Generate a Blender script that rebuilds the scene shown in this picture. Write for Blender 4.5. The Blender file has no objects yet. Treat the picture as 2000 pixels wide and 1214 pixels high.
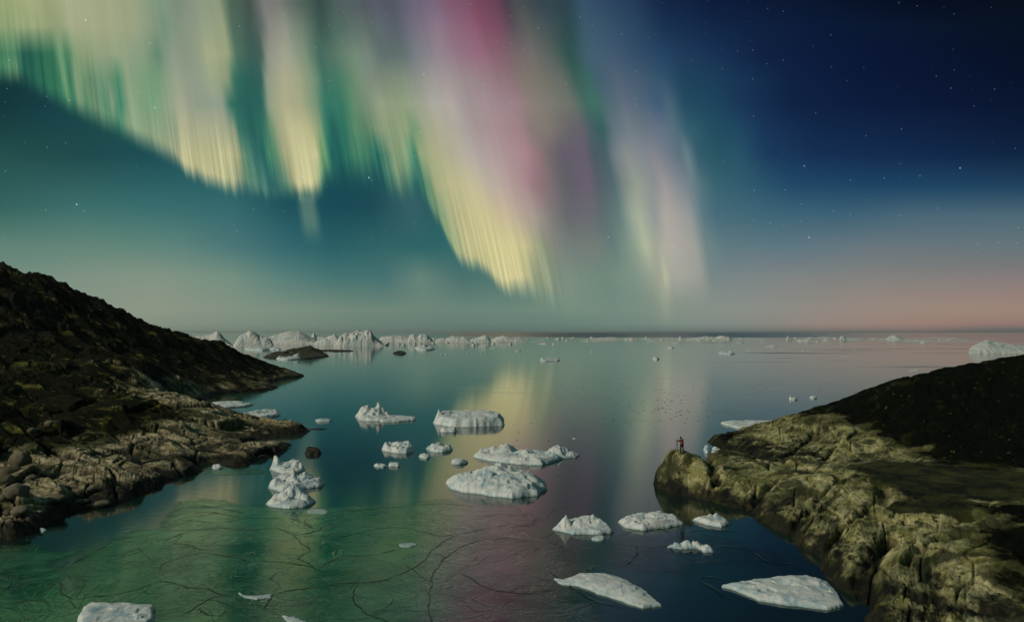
import bpy, math, random
import numpy as np
from mathutils import Vector, Matrix

# ------------------------------------------------------------------ camera
F = 1400.0                      # focal length in pixels of the 2000 x 1214 photograph
CAMZ = 17.0
PITCH = math.atan(41.0 / F)     # horizon 41 px under the middle of the picture
scene = bpy.context.scene
COL = scene.collection
cam_data = bpy.data.cameras.new('camera')
cam_data.sensor_width = 36.0
cam_data.lens = 36.0 * F / 2000.0
cam_data.clip_start = 0.5
cam_data.clip_end = 150000.0
cam = bpy.data.objects.new('camera', cam_data)
COL.objects.link(cam)
cam.location = (0, 0, CAMZ)
cam.rotation_euler = (math.pi / 2 + PITCH, 0, 0)
scene.camera = cam
scene.render.resolution_x, scene.render.resolution_y = 1024, 621
scene.view_settings.view_transform = 'Standard'
scene.view_settings.look = 'None'
scene.view_settings.exposure = 0.0
scene.view_settings.gamma = 1.0
scene.cycles.max_bounces = 5
scene.cycles.diffuse_bounces = 2
scene.cycles.glossy_bounces = 3
scene.cycles.sample_clamp_indirect = 3.0

# a point of the place from where it stands in the survey of the photograph
CP, SP = math.cos(PITCH), math.sin(PITCH)
def ray(px, py):
    u = (px - 1000.0) / F; v = (607.0 - py) / F
    return np.array([u, CP - v * SP, SP + v * CP])
def P(px, py, Y):               # point at distance Y
    d = ray(px, py)
    return np.array([d[0] / d[1] * Y, Y, CAMZ + d[2] / d[1] * Y])
def W(px, py, z=0.0):           # point on the plane of height z
    d = ray(px, py)
    t = (z - CAMZ) / d[2]
    return np.array([d[0] * t, d[1] * t, z])

# ------------------------------------------------------------------ node helper
class S:
    """a scalar socket with arithmetic"""
    tree = None
    def __init__(self, s): self.s = s
    def _b(self, op, o, rev=False):
        return m(op, o, self) if rev else m(op, self, o)
    def __add__(self, o): return self._b('ADD', o)
    def __radd__(self, o): return self._b('ADD', o)
    def __sub__(self, o): return self._b('SUBTRACT', o)
    def __rsub__(self, o): return self._b('SUBTRACT', o, True)
    def __mul__(self, o): return self._b('MULTIPLY', o)
    def __rmul__(self, o): return self._b('MULTIPLY', o)
    def __truediv__(self, o): return self._b('DIVIDE', o)
    def __rtruediv__(self, o): return self._b('DIVIDE', o, True)
def put(sock, v):
    if isinstance(v, S): S.tree.links.new(v.s, sock)
    elif isinstance(v, bpy.types.NodeSocket): S.tree.links.new(v, sock)
    else: sock.default_value = v
def m(op, *a, clamp=False):
    n = S.tree.nodes.new('ShaderNodeMath'); n.operation = op; n.use_clamp = clamp
    for i, v in enumerate(a): put(n.inputs[i], v)
    return S(n.outputs[0])
def clamp01(v): return m('ADD', v, 0.0, clamp=True)
def smooth(v, lo, hi, a=0.0, b=1.0):
    n = S.tree.nodes.new('ShaderNodeMapRange'); n.interpolation_type = 'SMOOTHSTEP'
    put(n.inputs[0], v); put(n.inputs[1], lo); put(n.inputs[2], hi)
    n.inputs[3].default_value = a; n.inputs[4].default_value = b
    return S(n.outputs[0])
def xyz(x, y, z=0.0):
    n = S.tree.nodes.new('ShaderNodeCombineXYZ')
    for i, v in enumerate((x, y, z)): put(n.inputs[i], v)
    return S(n.outputs[0])
def sep(v):
    n = S.tree.nodes.new('ShaderNodeSeparateXYZ'); put(n.inputs[0], v)
    return [S(o) for o in n.outputs]
def noise(vec, scale, detail=3.0, rough=0.5, dist=0.0, color=False, typ='FBM', dims='3D'):
    n = S.tree.nodes.new('ShaderNodeTexNoise'); n.noise_dimensions = dims; n.noise_type = typ
    put(n.inputs['Vector'], vec); n.inputs['Scale'].default_value = scale
    n.inputs['Detail'].default_value = detail; n.inputs['Roughness'].default_value = rough
    n.inputs['Distortion'].default_value = dist
    return S(n.outputs['Color' if color else 'Fac'])
def mixc(f, a, b, mode='MIX'):
    n = S.tree.nodes.new('ShaderNodeMix'); n.data_type = 'RGBA'; n.blend_type = mode
    put(n.inputs[0], f)
    for i, v in ((6, a), (7, b)):
        if isinstance(v, (tuple, list)) and len(v) == 3: v = (*v, 1)
        put(n.inputs[i], v)
    return S(n.outputs[2])
def curve(v, pts):              # v and pts in 0..1
    n = S.tree.nodes.new('ShaderNodeFloatCurve')
    c = n.mapping.curves[0]
    pts = sorted(pts)
    c.points[0].location = pts[0]; c.points[1].location = pts[-1]
    for p in pts[1:-1]: c.points.new(*p)
    for p in c.points: p.handle_type = 'VECTOR'
    n.mapping.update()
    put(n.inputs['Value'], v)
    return S(n.outputs[0])
def hexc(h): return tuple(int(h[i:i + 2], 16) / 255 for i in (0, 2, 4))
def ramp(v, stops):             # up to 32 stops (pos, rgb)
    n = S.tree.nodes.new('ShaderNodeValToRGB'); cr = n.color_ramp
    cr.elements[0].position = stops[0][0]; cr.elements[0].color = (*stops[0][1], 1)
    cr.elements[1].position = stops[-1][0]; cr.elements[1].color = (*stops[-1][1], 1)
    for p, c in stops[1:-1]:
        e = cr.elements.new(p); e.color = (*c, 1)
    put(n.inputs[0], v)
    return S(n.outputs[0])

# ------------------------------------------------------------------ sky: twilight, aurora and stars
world = bpy.data.worlds.new('World'); scene.world = world; world.use_nodes = True
wt = world.node_tree; wt.nodes.clear(); S.tree = wt
KP = [(-100, .10), (100, .12), (400, .155), (600, .175), (800, .22), (950, .27), (1150, .27), (1300, .23), (1450, .18), (2300, .18)]
def g_of(w): w = max(w, 0); return w * w / (w + 120.0)
def s_of(px, py):               # coordinate that stays constant along an auroral ray
    g = g_of(648 - py)
    return px + float(np.interp(px + 0.2 * g, [k[0] for k in KP], [k[1] for k in KP])) * g
tc = wt.nodes.new('ShaderNodeTexCoord')
dx, dy, dz = sep(tc.outputs['Generated'])
az = m('MAXIMUM', m('MINIMUM', m('ARCTAN2', dx, dy), 1.2), -1.2)
hyp = m('SQRT', dx * dx + dy * dy)
U = 1000.0 + F * m('TANGENT', az)                        # ground azimuth
H = m('MAXIMUM', m('MINIMUM', F * dz / m('MAXIMUM', hyp * m('COSINE', az), 0.02), 1400.0), 0.0)  # height above the horizon
g = H * H / (H + 120.0)
kk = curve((U + 0.2 * g + 100.0) / 2400.0, [((a + 100) / 2400, b) for a, b in KP])
s = U + kk * g
Yp = 648.0 - H
SLO, SMID, SHI = -100.0, 1100.0, 2300.0
t1 = (s - SLO) / (SMID - SLO); t2 = (s - SMID) / (SHI - SMID)
half = m('GREATER_THAN', s, SMID)
def row(y, txt):
    st = []
    for w_ in txt.split():
        px, h = w_.split(':'); st.append((s_of(float(px), y), hexc(h)))
    st.sort()
    xs = [a for a, _ in st]; cs = np.array([c for _, c in st])
    def at(v): return tuple(float(np.interp(v, xs, cs[:, i])) for i in range(3))
    out = []
    for lo, hi, t in ((SLO, SMID, t1), (SMID, SHI, t2)):
        seg = [(0.0, at(lo))] + [((a - lo) / (hi - lo), c) for a, c in st if lo < a < hi] + [(1.0, at(hi))]
        while len(seg) > 32:    # drop the stop that matters least
            best = min(range(1, len(seg) - 1), key=lambda i: sum(abs(seg[i][1][k] - np.interp(seg[i][0], [seg[i - 1][0], seg[i + 1][0]], [seg[i - 1][1][k], seg[i + 1][1][k]])) for k in range(3)))
            seg.pop(best)
        out.append(ramp(t, seg))
    return mixc(half, out[0], out[1])
def grid(rows):
    rows = sorted(rows)
    c = None; prev = None
    for y, txt in rows:
        r = row(y, txt)
        if c is None: c = r
        else: c = mixc(m('DIVIDE', Yp - prev, y - prev, clamp=True), c, r)
        prev = y
    return c
AUR = [
(0, "0:98a86e 60:a0ac76 80:98a470 130:a9af82 200:a2a87c 250:98a47c 300:7c987a 340:7d917c 380:8a987e 420:8f9e78 442:4f6a58 480:43574e 510:7d7c78 540:7a7d74 580:53685e 620:37504c 650:4f625f 700:545f64 730:565b6a 760:535566 800:67627a 850:7c6480 870:845a70 900:80506a 930:7b4259 970:6b3d54 990:4f4050 1010:4c5355 1060:374852 1110:2b4552 1140:31506b 1180:2a4666 1240:1f3a5c 1300:10254a 1400:0b1c40 1600:0a1834 1800:081228 2000:0a1524"),
(45, "0:8aa46a 30:94a870 60:9aa872 100:8fa070 130:a6ad80 200:a2a97e 250:98a57c 290:86997c 310:6f9476 345:86987f 380:8f9c80 430:98a57a 445:53725e 480:3c5a50 505:5c6c66 520:8a8a80 550:8f9482 590:647d6a 620:38584f 650:4c6c62 700:5c7068 735:5e6c70 770:565f6a 800:6e6c7e 850:8c7688 880:8e667c 920:8c5470 950:824860 975:784660 1000:5c4f5a 1030:5e605f 1070:44555a 1112:2a4c50 1145:35586e 1190:30506c 1245:234262 1300:142f54 1400:0d2449 1600:0a1a3c 2000:0a1628"),
(100, "0:3c8058 15:4a8a60 25:2f7556 35:1c5c4c 60:226a50 95:2c7553 107:6a9c6c 120:3a8058 140:84a070 200:93a37a 240:8fa37c 275:7f9978 300:5c8a6a 318:7d9780 330:8b9b84 370:8c9b80 400:a0a97c 440:9da87a 455:4c7860 480:386054 505:3f625a 515:8c9082 550:a3a68c 590:7d9478 620:3f6a5a 650:4f7a66 680:6c8a72 720:72857a 745:5d7370 780:5f716f 810:787f88 850:93858f 885:9a7686 930:97637a 970:8b586c 1000:7a6468 1040:736e6c 1080:55645f 1112:2c554f 1150:3a5e72 1200:3b5673 1250:2b4a6a 1300:1b3f66 1340:17375c 1400:112f56 1500:0c1f45 1700:08163a 2000:08142c"),
(150, "0:4c9060 25:6a9c68 35:1c5c4c 70:206850 108:2a7854 116:6c9e6a 128:2f7858 140:7c9c70 165:5f9068 200:6a9470 215:5c8f68 222:3a8560 240:86a078 270:6f9a70 295:679a70 315:7a9c78 325:8a9f80 335:98a286 380:90a088 410:98a47c 440:8b9c78 452:2f7460 480:245f56 505:2c625a 515:8c9a80 550:aeac86 585:9ca47c 612:6a9070 628:36705e 660:3f7e62 690:6a8f6c 720:7a8c78 750:829078 780:7c8f78 815:8c9490 850:a59c9a 885:a38c92 930:9e7585 975:9c6b7c 1000:8c6f74 1025:82776e 1060:787568 1100:656e66 1125:3a6059 1150:356a62 1170:3e5f72 1210:4b6078 1255:3c5872 1300:2a4f6e 1340:18405e 1400:133a5c 1460:103055 1550:0b1f46 1700:09183c 2000:081530"),
(200, "0:2f7d58 100:2f7d58 120:2f7d58 128:5c9a62 138:2c7e5c 148:7c9c6e 160:4f8a66 175:6a956c 190:5f9170 205:4e8d68 212:86a17a 228:2f7f60 245:85a077 265:74a072 290:6f9f72 318:80a078 340:94a386 350:a5aa8c 380:8f9f86 430:8b9a86 445:2a7460 480:1f6058 508:24655a 520:8fa080 550:b2b083 585:a3a87a 615:6f9470 630:2a7560 665:2c7a60 690:5f9068 715:738b70 740:96a281 780:8c9f75 810:9fa68c 850:b2afa2 880:b2a8a0 905:a39494 940:a08890 985:a5838a 1015:9c7c82 1035:8d7f74 1080:7c7c70 1120:6a7469 1145:3f6c62 1165:397264 1190:4b6a74 1220:5c6c80 1260:4a637b 1290:38587a 1310:426478 1340:1c4a62 1400:154260 1450:123458 1550:0b2148 1700:0a1a40 2000:091735"),
(250, "0:3c8058 150:3c8058 200:6a9670 228:3a8a64 245:85a077 300:88a27a 340:94a67e 348:b4b487 385:aaae84 430:a6a984 455:8ca07c 462:327868 490:1f6058 512:28705c 525:5f9068 540:a0a87a 560:c4c08a 600:b9b780 622:86a070 632:2f8060 645:1a6058 670:26745e 690:4f8a64 720:56845f 745:8a9f76 790:8aa072 808:6c9a6c 830:a8ac86 870:b6b296 900:ada29a 940:a69092 985:a8868a 1020:a07c80 1035:8a7874 1070:82796f 1110:6c686a 1140:62616e 1160:3f6264 1178:32605f 1200:5c7280 1230:6f7d88 1260:667680 1290:60708a 1320:4f6e80 1345:2c5c70 1400:194c62 1450:164464 1500:10305a 1600:0c264c 1800:0b2046 2000:0a1c3c"),
(300, "0:4a8a62 200:4a8a62 240:6a9670 300:8aa27a 345:a8ac82 352:c0be88 385:c0bf86 400:b4b580 440:bfbd85 462:b4b581 470:6b9a72 490:35776a 510:1c5f5c 520:35805f 535:4c8a64 550:a2a878 570:c8c48a 600:cbc48a 618:c5c084 624:6fa066 633:5a9c64 645:175c58 670:1c6a5c 690:3b8260 720:367c60 735:1a6a5c 755:4f8c68 770:86a073 795:7da070 808:2c7e62 820:94a873 850:b2b583 890:b9b597 920:b5aaa2 960:b09a9a 1000:ac8a90 1030:aa7f86 1050:947178 1075:736a6c 1100:645c6c 1145:675c70 1160:4c5c64 1185:45606a 1200:6b7c84 1225:8a918f 1260:7f8892 1280:83868f 1310:6a7888 1330:567080 1345:64808a 1365:2c5c6e 1400:1f5566 1450:1f4f6a 1500:12385f 1600:0e2c55 1800:0c2750 2000:0c2446"),
(360, "0:6a9a70 300:6a9a70 350:a8ac80 370:c5c288 400:c5c188 440:bdbb82 462:a0a97c 480:5f9074 515:3c7a6e 530:1f5e60 560:5f9070 575:c8c286 600:cac388 618:bcbb80 625:6fa26c 640:22685e 670:1a5a58 700:2f7460 720:2c7060 740:174f58 760:3f7d68 780:7da072 800:4f8c6a 815:1a5c5c 835:5c9068 850:a6ae78 880:c4c088 920:c9c08f 955:c0b09c 990:b89f96 1020:ae8a8c 1050:967078 1080:7a6c70 1110:606068 1150:6c5f72 1170:556068 1200:506c72 1220:7c8a84 1245:96a08f 1280:8c9094 1300:a09a98 1330:7f8a92 1355:6a8088 1375:46707c 1400:2f6272 1460:275870 1550:17446a 1700:134066 1850:144064 2000:173f60"),
(420, "0:6a9a70 500:7a9a74 600:7a9c74 640:22685e 820:22685e 860:7aa070 885:b9b880 920:cdc587 950:d0c487 990:c9b68e 1020:b9a490 1050:a3948a 1080:7f7a78 1110:666a6f 1150:6b6b76 1175:5d6e70 1210:5f7e7c 1235:98a894 1250:a6b298 1280:8f9896 1300:b0aaa0 1320:a8a39e 1350:949a98 1375:527884 1400:3f6c7c 1500:36647a 1650:356078 1800:44667a 2000:46687a"),
(480, "0:6a9a70 600:6a9a70 860:7aa070 890:9aab76 910:c8c384 950:d3ca84 1000:d6cb85 1030:c9c086 1060:8c9a78 1080:85877a 1110:72807a 1160:748078 1200:5f807a 1240:8aa08a 1262:b2bc9a 1280:a2a694 1300:b2b09e 1320:b0a9a0 1360:a0a298 1380:6c8688 1420:5a7a82 1550:587684 1700:667880 2000:65767c"),
(540, "0:6a9a70 860:7aa070 900:9caa7c 960:c9c484 1000:d6cc87 1030:c9c288 1045:8f9f78 1070:94a07c 1090:748c78 1110:7a9080 1180:6c8a7a 1240:7c9684 1270:92a08c 1292:a2a68e 1300:bcbd9c 1310:a8aa98 1330:a8a89c 1370:9c9f96 1390:74888a 1500:7d8688 1700:83837f 2000:857b7a"),
(600, "0:6a8a7a 900:6a8a7a 960:9aa47c 1030:a8ac80 1070:86987e 1110:7f9580 1200:6c8a7c 1280:84967f 1300:a8ac8e 1312:8f9a86 1370:8c958a 1500:8c8f88 1700:9c867a 2000:a07a70"),
]
BG = [
(100, "0:12383e 300:1a5048 600:1c5850 900:3a5a5a 1300:1b3f66 1500:0c1f45 2000:08142c"),
(200, "0:123a40 100:13424a 300:1a5a50 600:1a6058 900:3a6060 1300:27506c 1400:154260 1550:0b2148 2000:091735"),
(300, "0:1f524f 150:1c4d50 300:155058 450:145860 550:165a5a 640:135055 730:124c55 820:1c6460 1000:3a5f60 1300:2f5c70 1400:1f5566 1500:12385f 1600:0e2c55 2000:0c2446"),
(400, "0:2f6660 150:34706c 300:2f6f70 450:2a6a6f 550:185460 650:124a58 720:134a58 800:2f6068 860:1c5c60 1000:3a6a6c 1180:506a6c 1300:50707c 1400:2f6472 1600:1f5572 2000:245470"),
(480, "0:5a8676 200:5c8878 350:56857c 450:45797a 550:2c6a72 650:1f6068 750:2a6668 850:24666a 900:2f6c6c 1000:44746e 1180:62807a 1300:6a8c88 1400:557c82 1600:5f7a84 1800:6f7f84 2000:707c80"),
(540, "0:6e8f7e 150:7c9482 300:829782 450:6f927f 550:52827c 650:3f7673 750:3f7474 820:608678 900:447470 1000:4a7a72 1100:5f8878 1250:70908a 1400:7a8c88 1550:848a88 1750:8b8682 2000:8f827e"),
(605, "0:7f9480 300:8f9a84 500:7e947f 700:6e8a78 900:688878 1100:6c8c7a 1300:7d9184 1450:8b928a 1600:958a80 1800:9e8776 2000:a28471"),
(632, "0:7f9080 300:84947e 500:788e7b 700:6a8475 900:628074 1100:648477 1300:768c80 1450:858c84 1600:9a857a 1800:9e7a6e 2000:95736a"),
(648, "0:7d8e7a 300:7a8c7a 500:6f8676 700:637c70 900:5a776c 1100:597a70 1300:637c76 1450:6e7a76 1600:7c7470 1800:826c68 1950:5e6466 2000:5a6468"),
]
aur = grid(AUR); bgc = grid(BG)
EDGE = [(0, 150), (30, 152), (60, 172), (130, 212), (240, 262), (340, 315), (352, 330), (385, 352), (455, 372), (515, 380), (548, 375),
        (575, 385), (620, 378), (636, 352), (660, 345), (720, 352), (765, 378), (800, 380), (815, 360), (835, 400), (862, 445), (884, 490), (903, 518),
        (950, 530), (963, 550), (990, 572), (1030, 570), (1060, 588), (1110, 606), (1180, 606), (1240, 592), (1300, 618), (1370, 620), (1420, 600), (2000, 600)]
SOFT = [(0, 34), (240, 36), (330, 34), (350, 26), (460, 30), (515, 24), (560, 28), (640, 36), (700, 60), (800, 60), (830, 36), (890, 24), (990, 26), (1040, 40), (1110, 60), (1250, 70), (1400, 110), (2000, 120)]
def sky_curve(pts, vs):
    q = []
    ed = dict(EDGE)
    for px, v in pts:
        ey = np.interp(px, [e[0] for e in EDGE], [e[1] for e in EDGE])
        sn = (s_of(px, ey) + 100) / 2400
        if not q or sn > q[-1][0] + 0.0008: q.append((sn, v / vs))
    q = [(0.0, q[0][1])] + q + [(1.0, q[-1][1])]
    return q
sn = (s + 100.0) / 2400.0
edge = curve(sn, sky_curve(EDGE, 700.0)) * 700.0
soft = curve(sn, sky_curve(SOFT, 200.0)) * 200.0
fine = noise(xyz(s * 0.09, H * 0.0012, 3.0), 1.0, 3.0, 0.6, dims='2D')
broad = noise(xyz(s * 0.022, H * 0.0016, 7.0), 1.0, 2.0, 0.5, dims='2D')
edge = edge + ((fine - 0.5) * 26.0 + (broad - 0.5) * 14.0) * (0.35 + 0.65 * smooth(s, 330.0, 420.0))
fine2 = noise(xyz(s * 0.21, H * 0.002, 11.0), 1.0, 2, 0.5, dims='2D')
mask = smooth(Yp, edge + soft * 0.55, edge - soft)
near = smooth(Yp, edge - 190.0, edge - 10.0)                 # rays are crispest near the lower border
left = smooth(s, 1180.0, 1030.0)
streak = 1.0 + ((fine2 - 0.5) * 0.26 * near + (fine - 0.5) * 0.34 * near + (fine - 0.5) * 0.04 + (broad - 0.5) * 0.10) * left
aur = mixc(1.0, aur, xyz(streak, streak, streak), 'MULTIPLY')
col = mixc(mask, bgc, aur)
# faint tail hanging under the second curtain
tl = smooth(m('ABSOLUTE', s - s_of(604, 430)), 27.0, 6.0) * smooth(Yp, 372.0, 392.0) * smooth(Yp, 488.0, 425.0)
col = mixc(tl * 0.5, col, (*hexc('7f9f80'), 1))
# the display sits in front; unseen sky overhead and behind darkened to cut ambient light
ambient_cut = m('MAXIMUM', smooth(H, 700.0, 1100.0), smooth(m('ABSOLUTE', m('ARCTAN2', dx, dy)), 0.85, 1.35))
col = mixc(ambient_cut * 0.93, col, (0.17, 0.30, 0.31, 1))
# stars, in angle units so they stay on the dome
e = m('ARCTAN2', dz, hyp)
azr = m('ARCTAN2', dx, dy)
vec = xyz(azr * 1400.0 / 27.0, e * 1400.0 / 27.0, 0.0)
def stars(vec, r, keep, power):
    v = wt.nodes.new('ShaderNodeTexVoronoi'); v.voronoi_dimensions = '2D'; v.feature = 'F1'
    put(v.inputs['Vector'], vec); v.inputs['Scale'].default_value = 1.0; v.inputs['Randomness'].default_value = 1.0
    cr = sep(v.outputs['Color'])
    br = smooth(cr[0], keep, 1.0)
    return smooth(S(v.outputs['Distance']), r, r * 0.35) * (0.15 + br * power) * m('GREATER_THAN', cr[0], keep)
st = stars(vec, 0.042, 0.70, 0.42) + stars(xyz(azr * 1400.0 / 120.0 + 3.3, e * 1400.0 / 120.0 + 7.7), 0.014, 0.66, 0.9)
st = st * smooth(H, 60.0, 230.0)
col = mixc(m('MULTIPLY', st, 0.9, clamp=True), col, (0.86, 0.92, 0.95, 1))
col = mixc(smooth(dz, -0.002, -0.03), col, (0.12, 0.2, 0.2, 1))
hsv = wt.nodes.new('ShaderNodeHueSaturation'); hsv.inputs['Saturation'].default_value = 0.80; hsv.inputs['Value'].default_value = 0.97; put(hsv.inputs['Color'], col); col = S(hsv.outputs[0])
gam = wt.nodes.new('ShaderNodeGamma'); put(gam.inputs[0], col); gam.inputs[1].default_value = 2.2
bgn = wt.nodes.new('ShaderNodeBackground'); wt.links.new(gam.outputs[0], bgn.inputs[0]); bgn.inputs[1].default_value = 1.0
wo = wt.nodes.new('ShaderNodeOutputWorld'); wt.links.new(bgn.outputs[0], wo.inputs[0])
world.cycles.sampling_method = 'MANUAL'; world.cycles.sample_map_resolution = 512

# ------------------------------------------------------------------ moon: low, warm, on the left
ld = bpy.data.lights.new('moon', 'SUN'); ld.energy = 1.9; ld.angle = math.radians(5.0); ld.color = (1.0, 0.89, 0.74)
moon = bpy.data.objects.new('moon', ld); COL.objects.link(moon)
MD = Vector((0.70, 0.34, -0.45)).normalized()          # the way the light travels
moon.rotation_euler = MD.to_track_quat('-Z', 'Y').to_euler()

# ------------------------------------------------------------------ numeric noise
def _h(ix, iy, seed):
    h = (ix.astype(np.int64) * 374761393 + iy.astype(np.int64) * 668265263 + seed * 974634777) & 0xFFFFFFFF
    h = ((h ^ (h >> 13)) * 1274126177) & 0xFFFFFFFF
    h = (h ^ (h >> 16)) & 0xFFFFFFFF
    return h / 4294967296.0
def pn(x, y, seed=0):
    xi, yi = np.floor(x), np.floor(y); xf, yf = x - xi, y - yi
    u = xf * xf * xf * (xf * (xf * 6 - 15) + 10); v = yf * yf * yf * (yf * (yf * 6 - 15) + 10)
    def gr(ox, oy):
        a = _h(xi + ox, yi + oy, seed) * 6.2831853
        return np.cos(a) * (xf - ox) + np.sin(a) * (yf - oy)
    return ((gr(0, 0) * (1 - u) + gr(1, 0) * u) * (1 - v) + (gr(0, 1) * (1 - u) + gr(1, 1) * u) * v) * 1.5
def fbm(x, y, o=4, seed=0, gain=0.5):
    t = 0; a = 1.0; n = 0
    for i in range(o):
        t = t + a * pn(x, y, seed + i * 17); n += a; a *= gain; x = x * 2.03 + 5.2; y = y * 2.03 + 1.7
    return t / n
def ridged(x, y, o=4, seed=0, gain=0.55):
    t = 0; a = 1.0; n = 0
    for i in range(o):
        t = t + a * (1 - 2.2 * np.abs(pn(x, y, seed + i * 13))); n += a; a *= gain; x = x * 2.07 + 3.1; y = y * 2.07 + 9.2
    return t / n
def cells(x, y, seed=0):
    """fractured blocks: distance to crack, random tilt plane and random level of the nearest cell"""
    xi, yi = np.floor(x), np.floor(y)
    f1 = np.full(x.shape, 9.0); f2 = f1.copy(); tilt = np.zeros(x.shape); lev = np.zeros(x.shape)
    for ox in (-1, 0, 1):
        for oy in (-1, 0, 1):
            cx, cy = xi + ox, yi + oy
            ex = x - (cx + 0.15 + 0.7 * _h(cx, cy, seed)); ey = y - (cy + 0.15 + 0.7 * _h(cx, cy, seed + 1))
            d = np.hypot(ex, ey)
            ta = ex * (_h(cx, cy, seed + 2) - 0.5) * 2 + ey * (_h(cx, cy, seed + 3) - 0.5) * 2
            le = _h(cx, cy, seed + 4)
            near_ = d < f1
            f2 = np.where(near_, f1, np.minimum(f2, d)); f1 = np.where(near_, d, f1)
            tilt = np.where(near_, ta, tilt); lev = np.where(near_, le, lev)
    return f2 - f1, tilt, lev
def sst(x, a, b):
    t = np.clip((x - a) / (b - a), 0, 1); return t * t * (3 - 2 * t)

# ------------------------------------------------------------------ object helpers
def tag(o, label=None, cat=None, group=None, kind=None):
    if label: o['label'] = label
    if cat: o['category'] = cat
    if group: o['group'] = group
    if kind: o['kind'] = kind
    return o
def mesh_obj(name, verts, faces, mat, parent=None, smooth_=True):
    me = bpy.data.meshes.new(name)
    verts = np.asarray(verts, dtype=np.float32); faces = np.asarray(faces, dtype=np.int32)
    if faces.ndim == 2:
        me.vertices.add(len(verts)); me.vertices.foreach_set('co', verts.ravel())
        k = faces.shape[1]
        me.loops.add(faces.size); me.loops.foreach_set('vertex_index', faces.ravel())
        me.polygons.add(len(faces)); me.polygons.foreach_set('loop_start', np.arange(0, faces.size, k, dtype=np.int32))
        me.polygons.foreach_set('loop_total', np.full(len(faces), k, dtype=np.int32))
        me.update(calc_edges=True); me.validate()
    if smooth_: me.polygons.foreach_set('use_smooth', np.ones(len(me.polygons), dtype=bool))
    me.materials.append(mat)
    o = bpy.data.objects.new(name, me); COL.objects.link(o)
    if parent: o.parent = parent
    return o
def grid_faces(nx, ny, keep=None):
    idx = np.arange(nx * ny).reshape(nx, ny)
    f = np.stack([idx[:-1, :-1], idx[1:, :-1], idx[1:, 1:], idx[:-1, 1:]], -1)
    if keep is not None: f = f[keep]
    return f.reshape(-1, 4)
def compact(v, f):
    used = np.unique(f); mp = np.full(len(v), -1); mp[used] = np.arange(len(used))
    return v[used], mp[f], used

# ------------------------------------------------------------------ materials
def material(name):
    mt = bpy.data.materials.new(name); mt.use_nodes = True; t = mt.node_tree; t.nodes.clear(); S.tree = t
    out = t.nodes.new('ShaderNodeOutputMaterial'); b = t.nodes.new('ShaderNodeBsdfPrincipled')
    t.links.new(b.outputs[0], out.inputs[0])
    return mt, b, out
def attr(n):
    a = S.tree.nodes.new('ShaderNodeAttribute'); a.attribute_name = n; return S(a.outputs['Fac'])
def pos():
    gm = S.tree.nodes.new('ShaderNodeNewGeometry'); return S(gm.outputs['Position'])
def bump(h, strength, dist, base=None):
    b = S.tree.nodes.new('ShaderNodeBump'); put(b.inputs['Height'], h); b.inputs['Strength'].default_value = strength
    b.inputs['Distance'].default_value = dist
    if base: put(b.inputs['Normal'], base)
    return S(b.outputs[0])
def voro(vec, scale, feature='DISTANCE_TO_EDGE'):
    v = S.tree.nodes.new('ShaderNodeTexVoronoi'); v.feature = feature
    put(v.inputs['Vector'], vec); v.inputs['Scale'].default_value = scale
    return S(v.outputs['Distance'])

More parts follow.
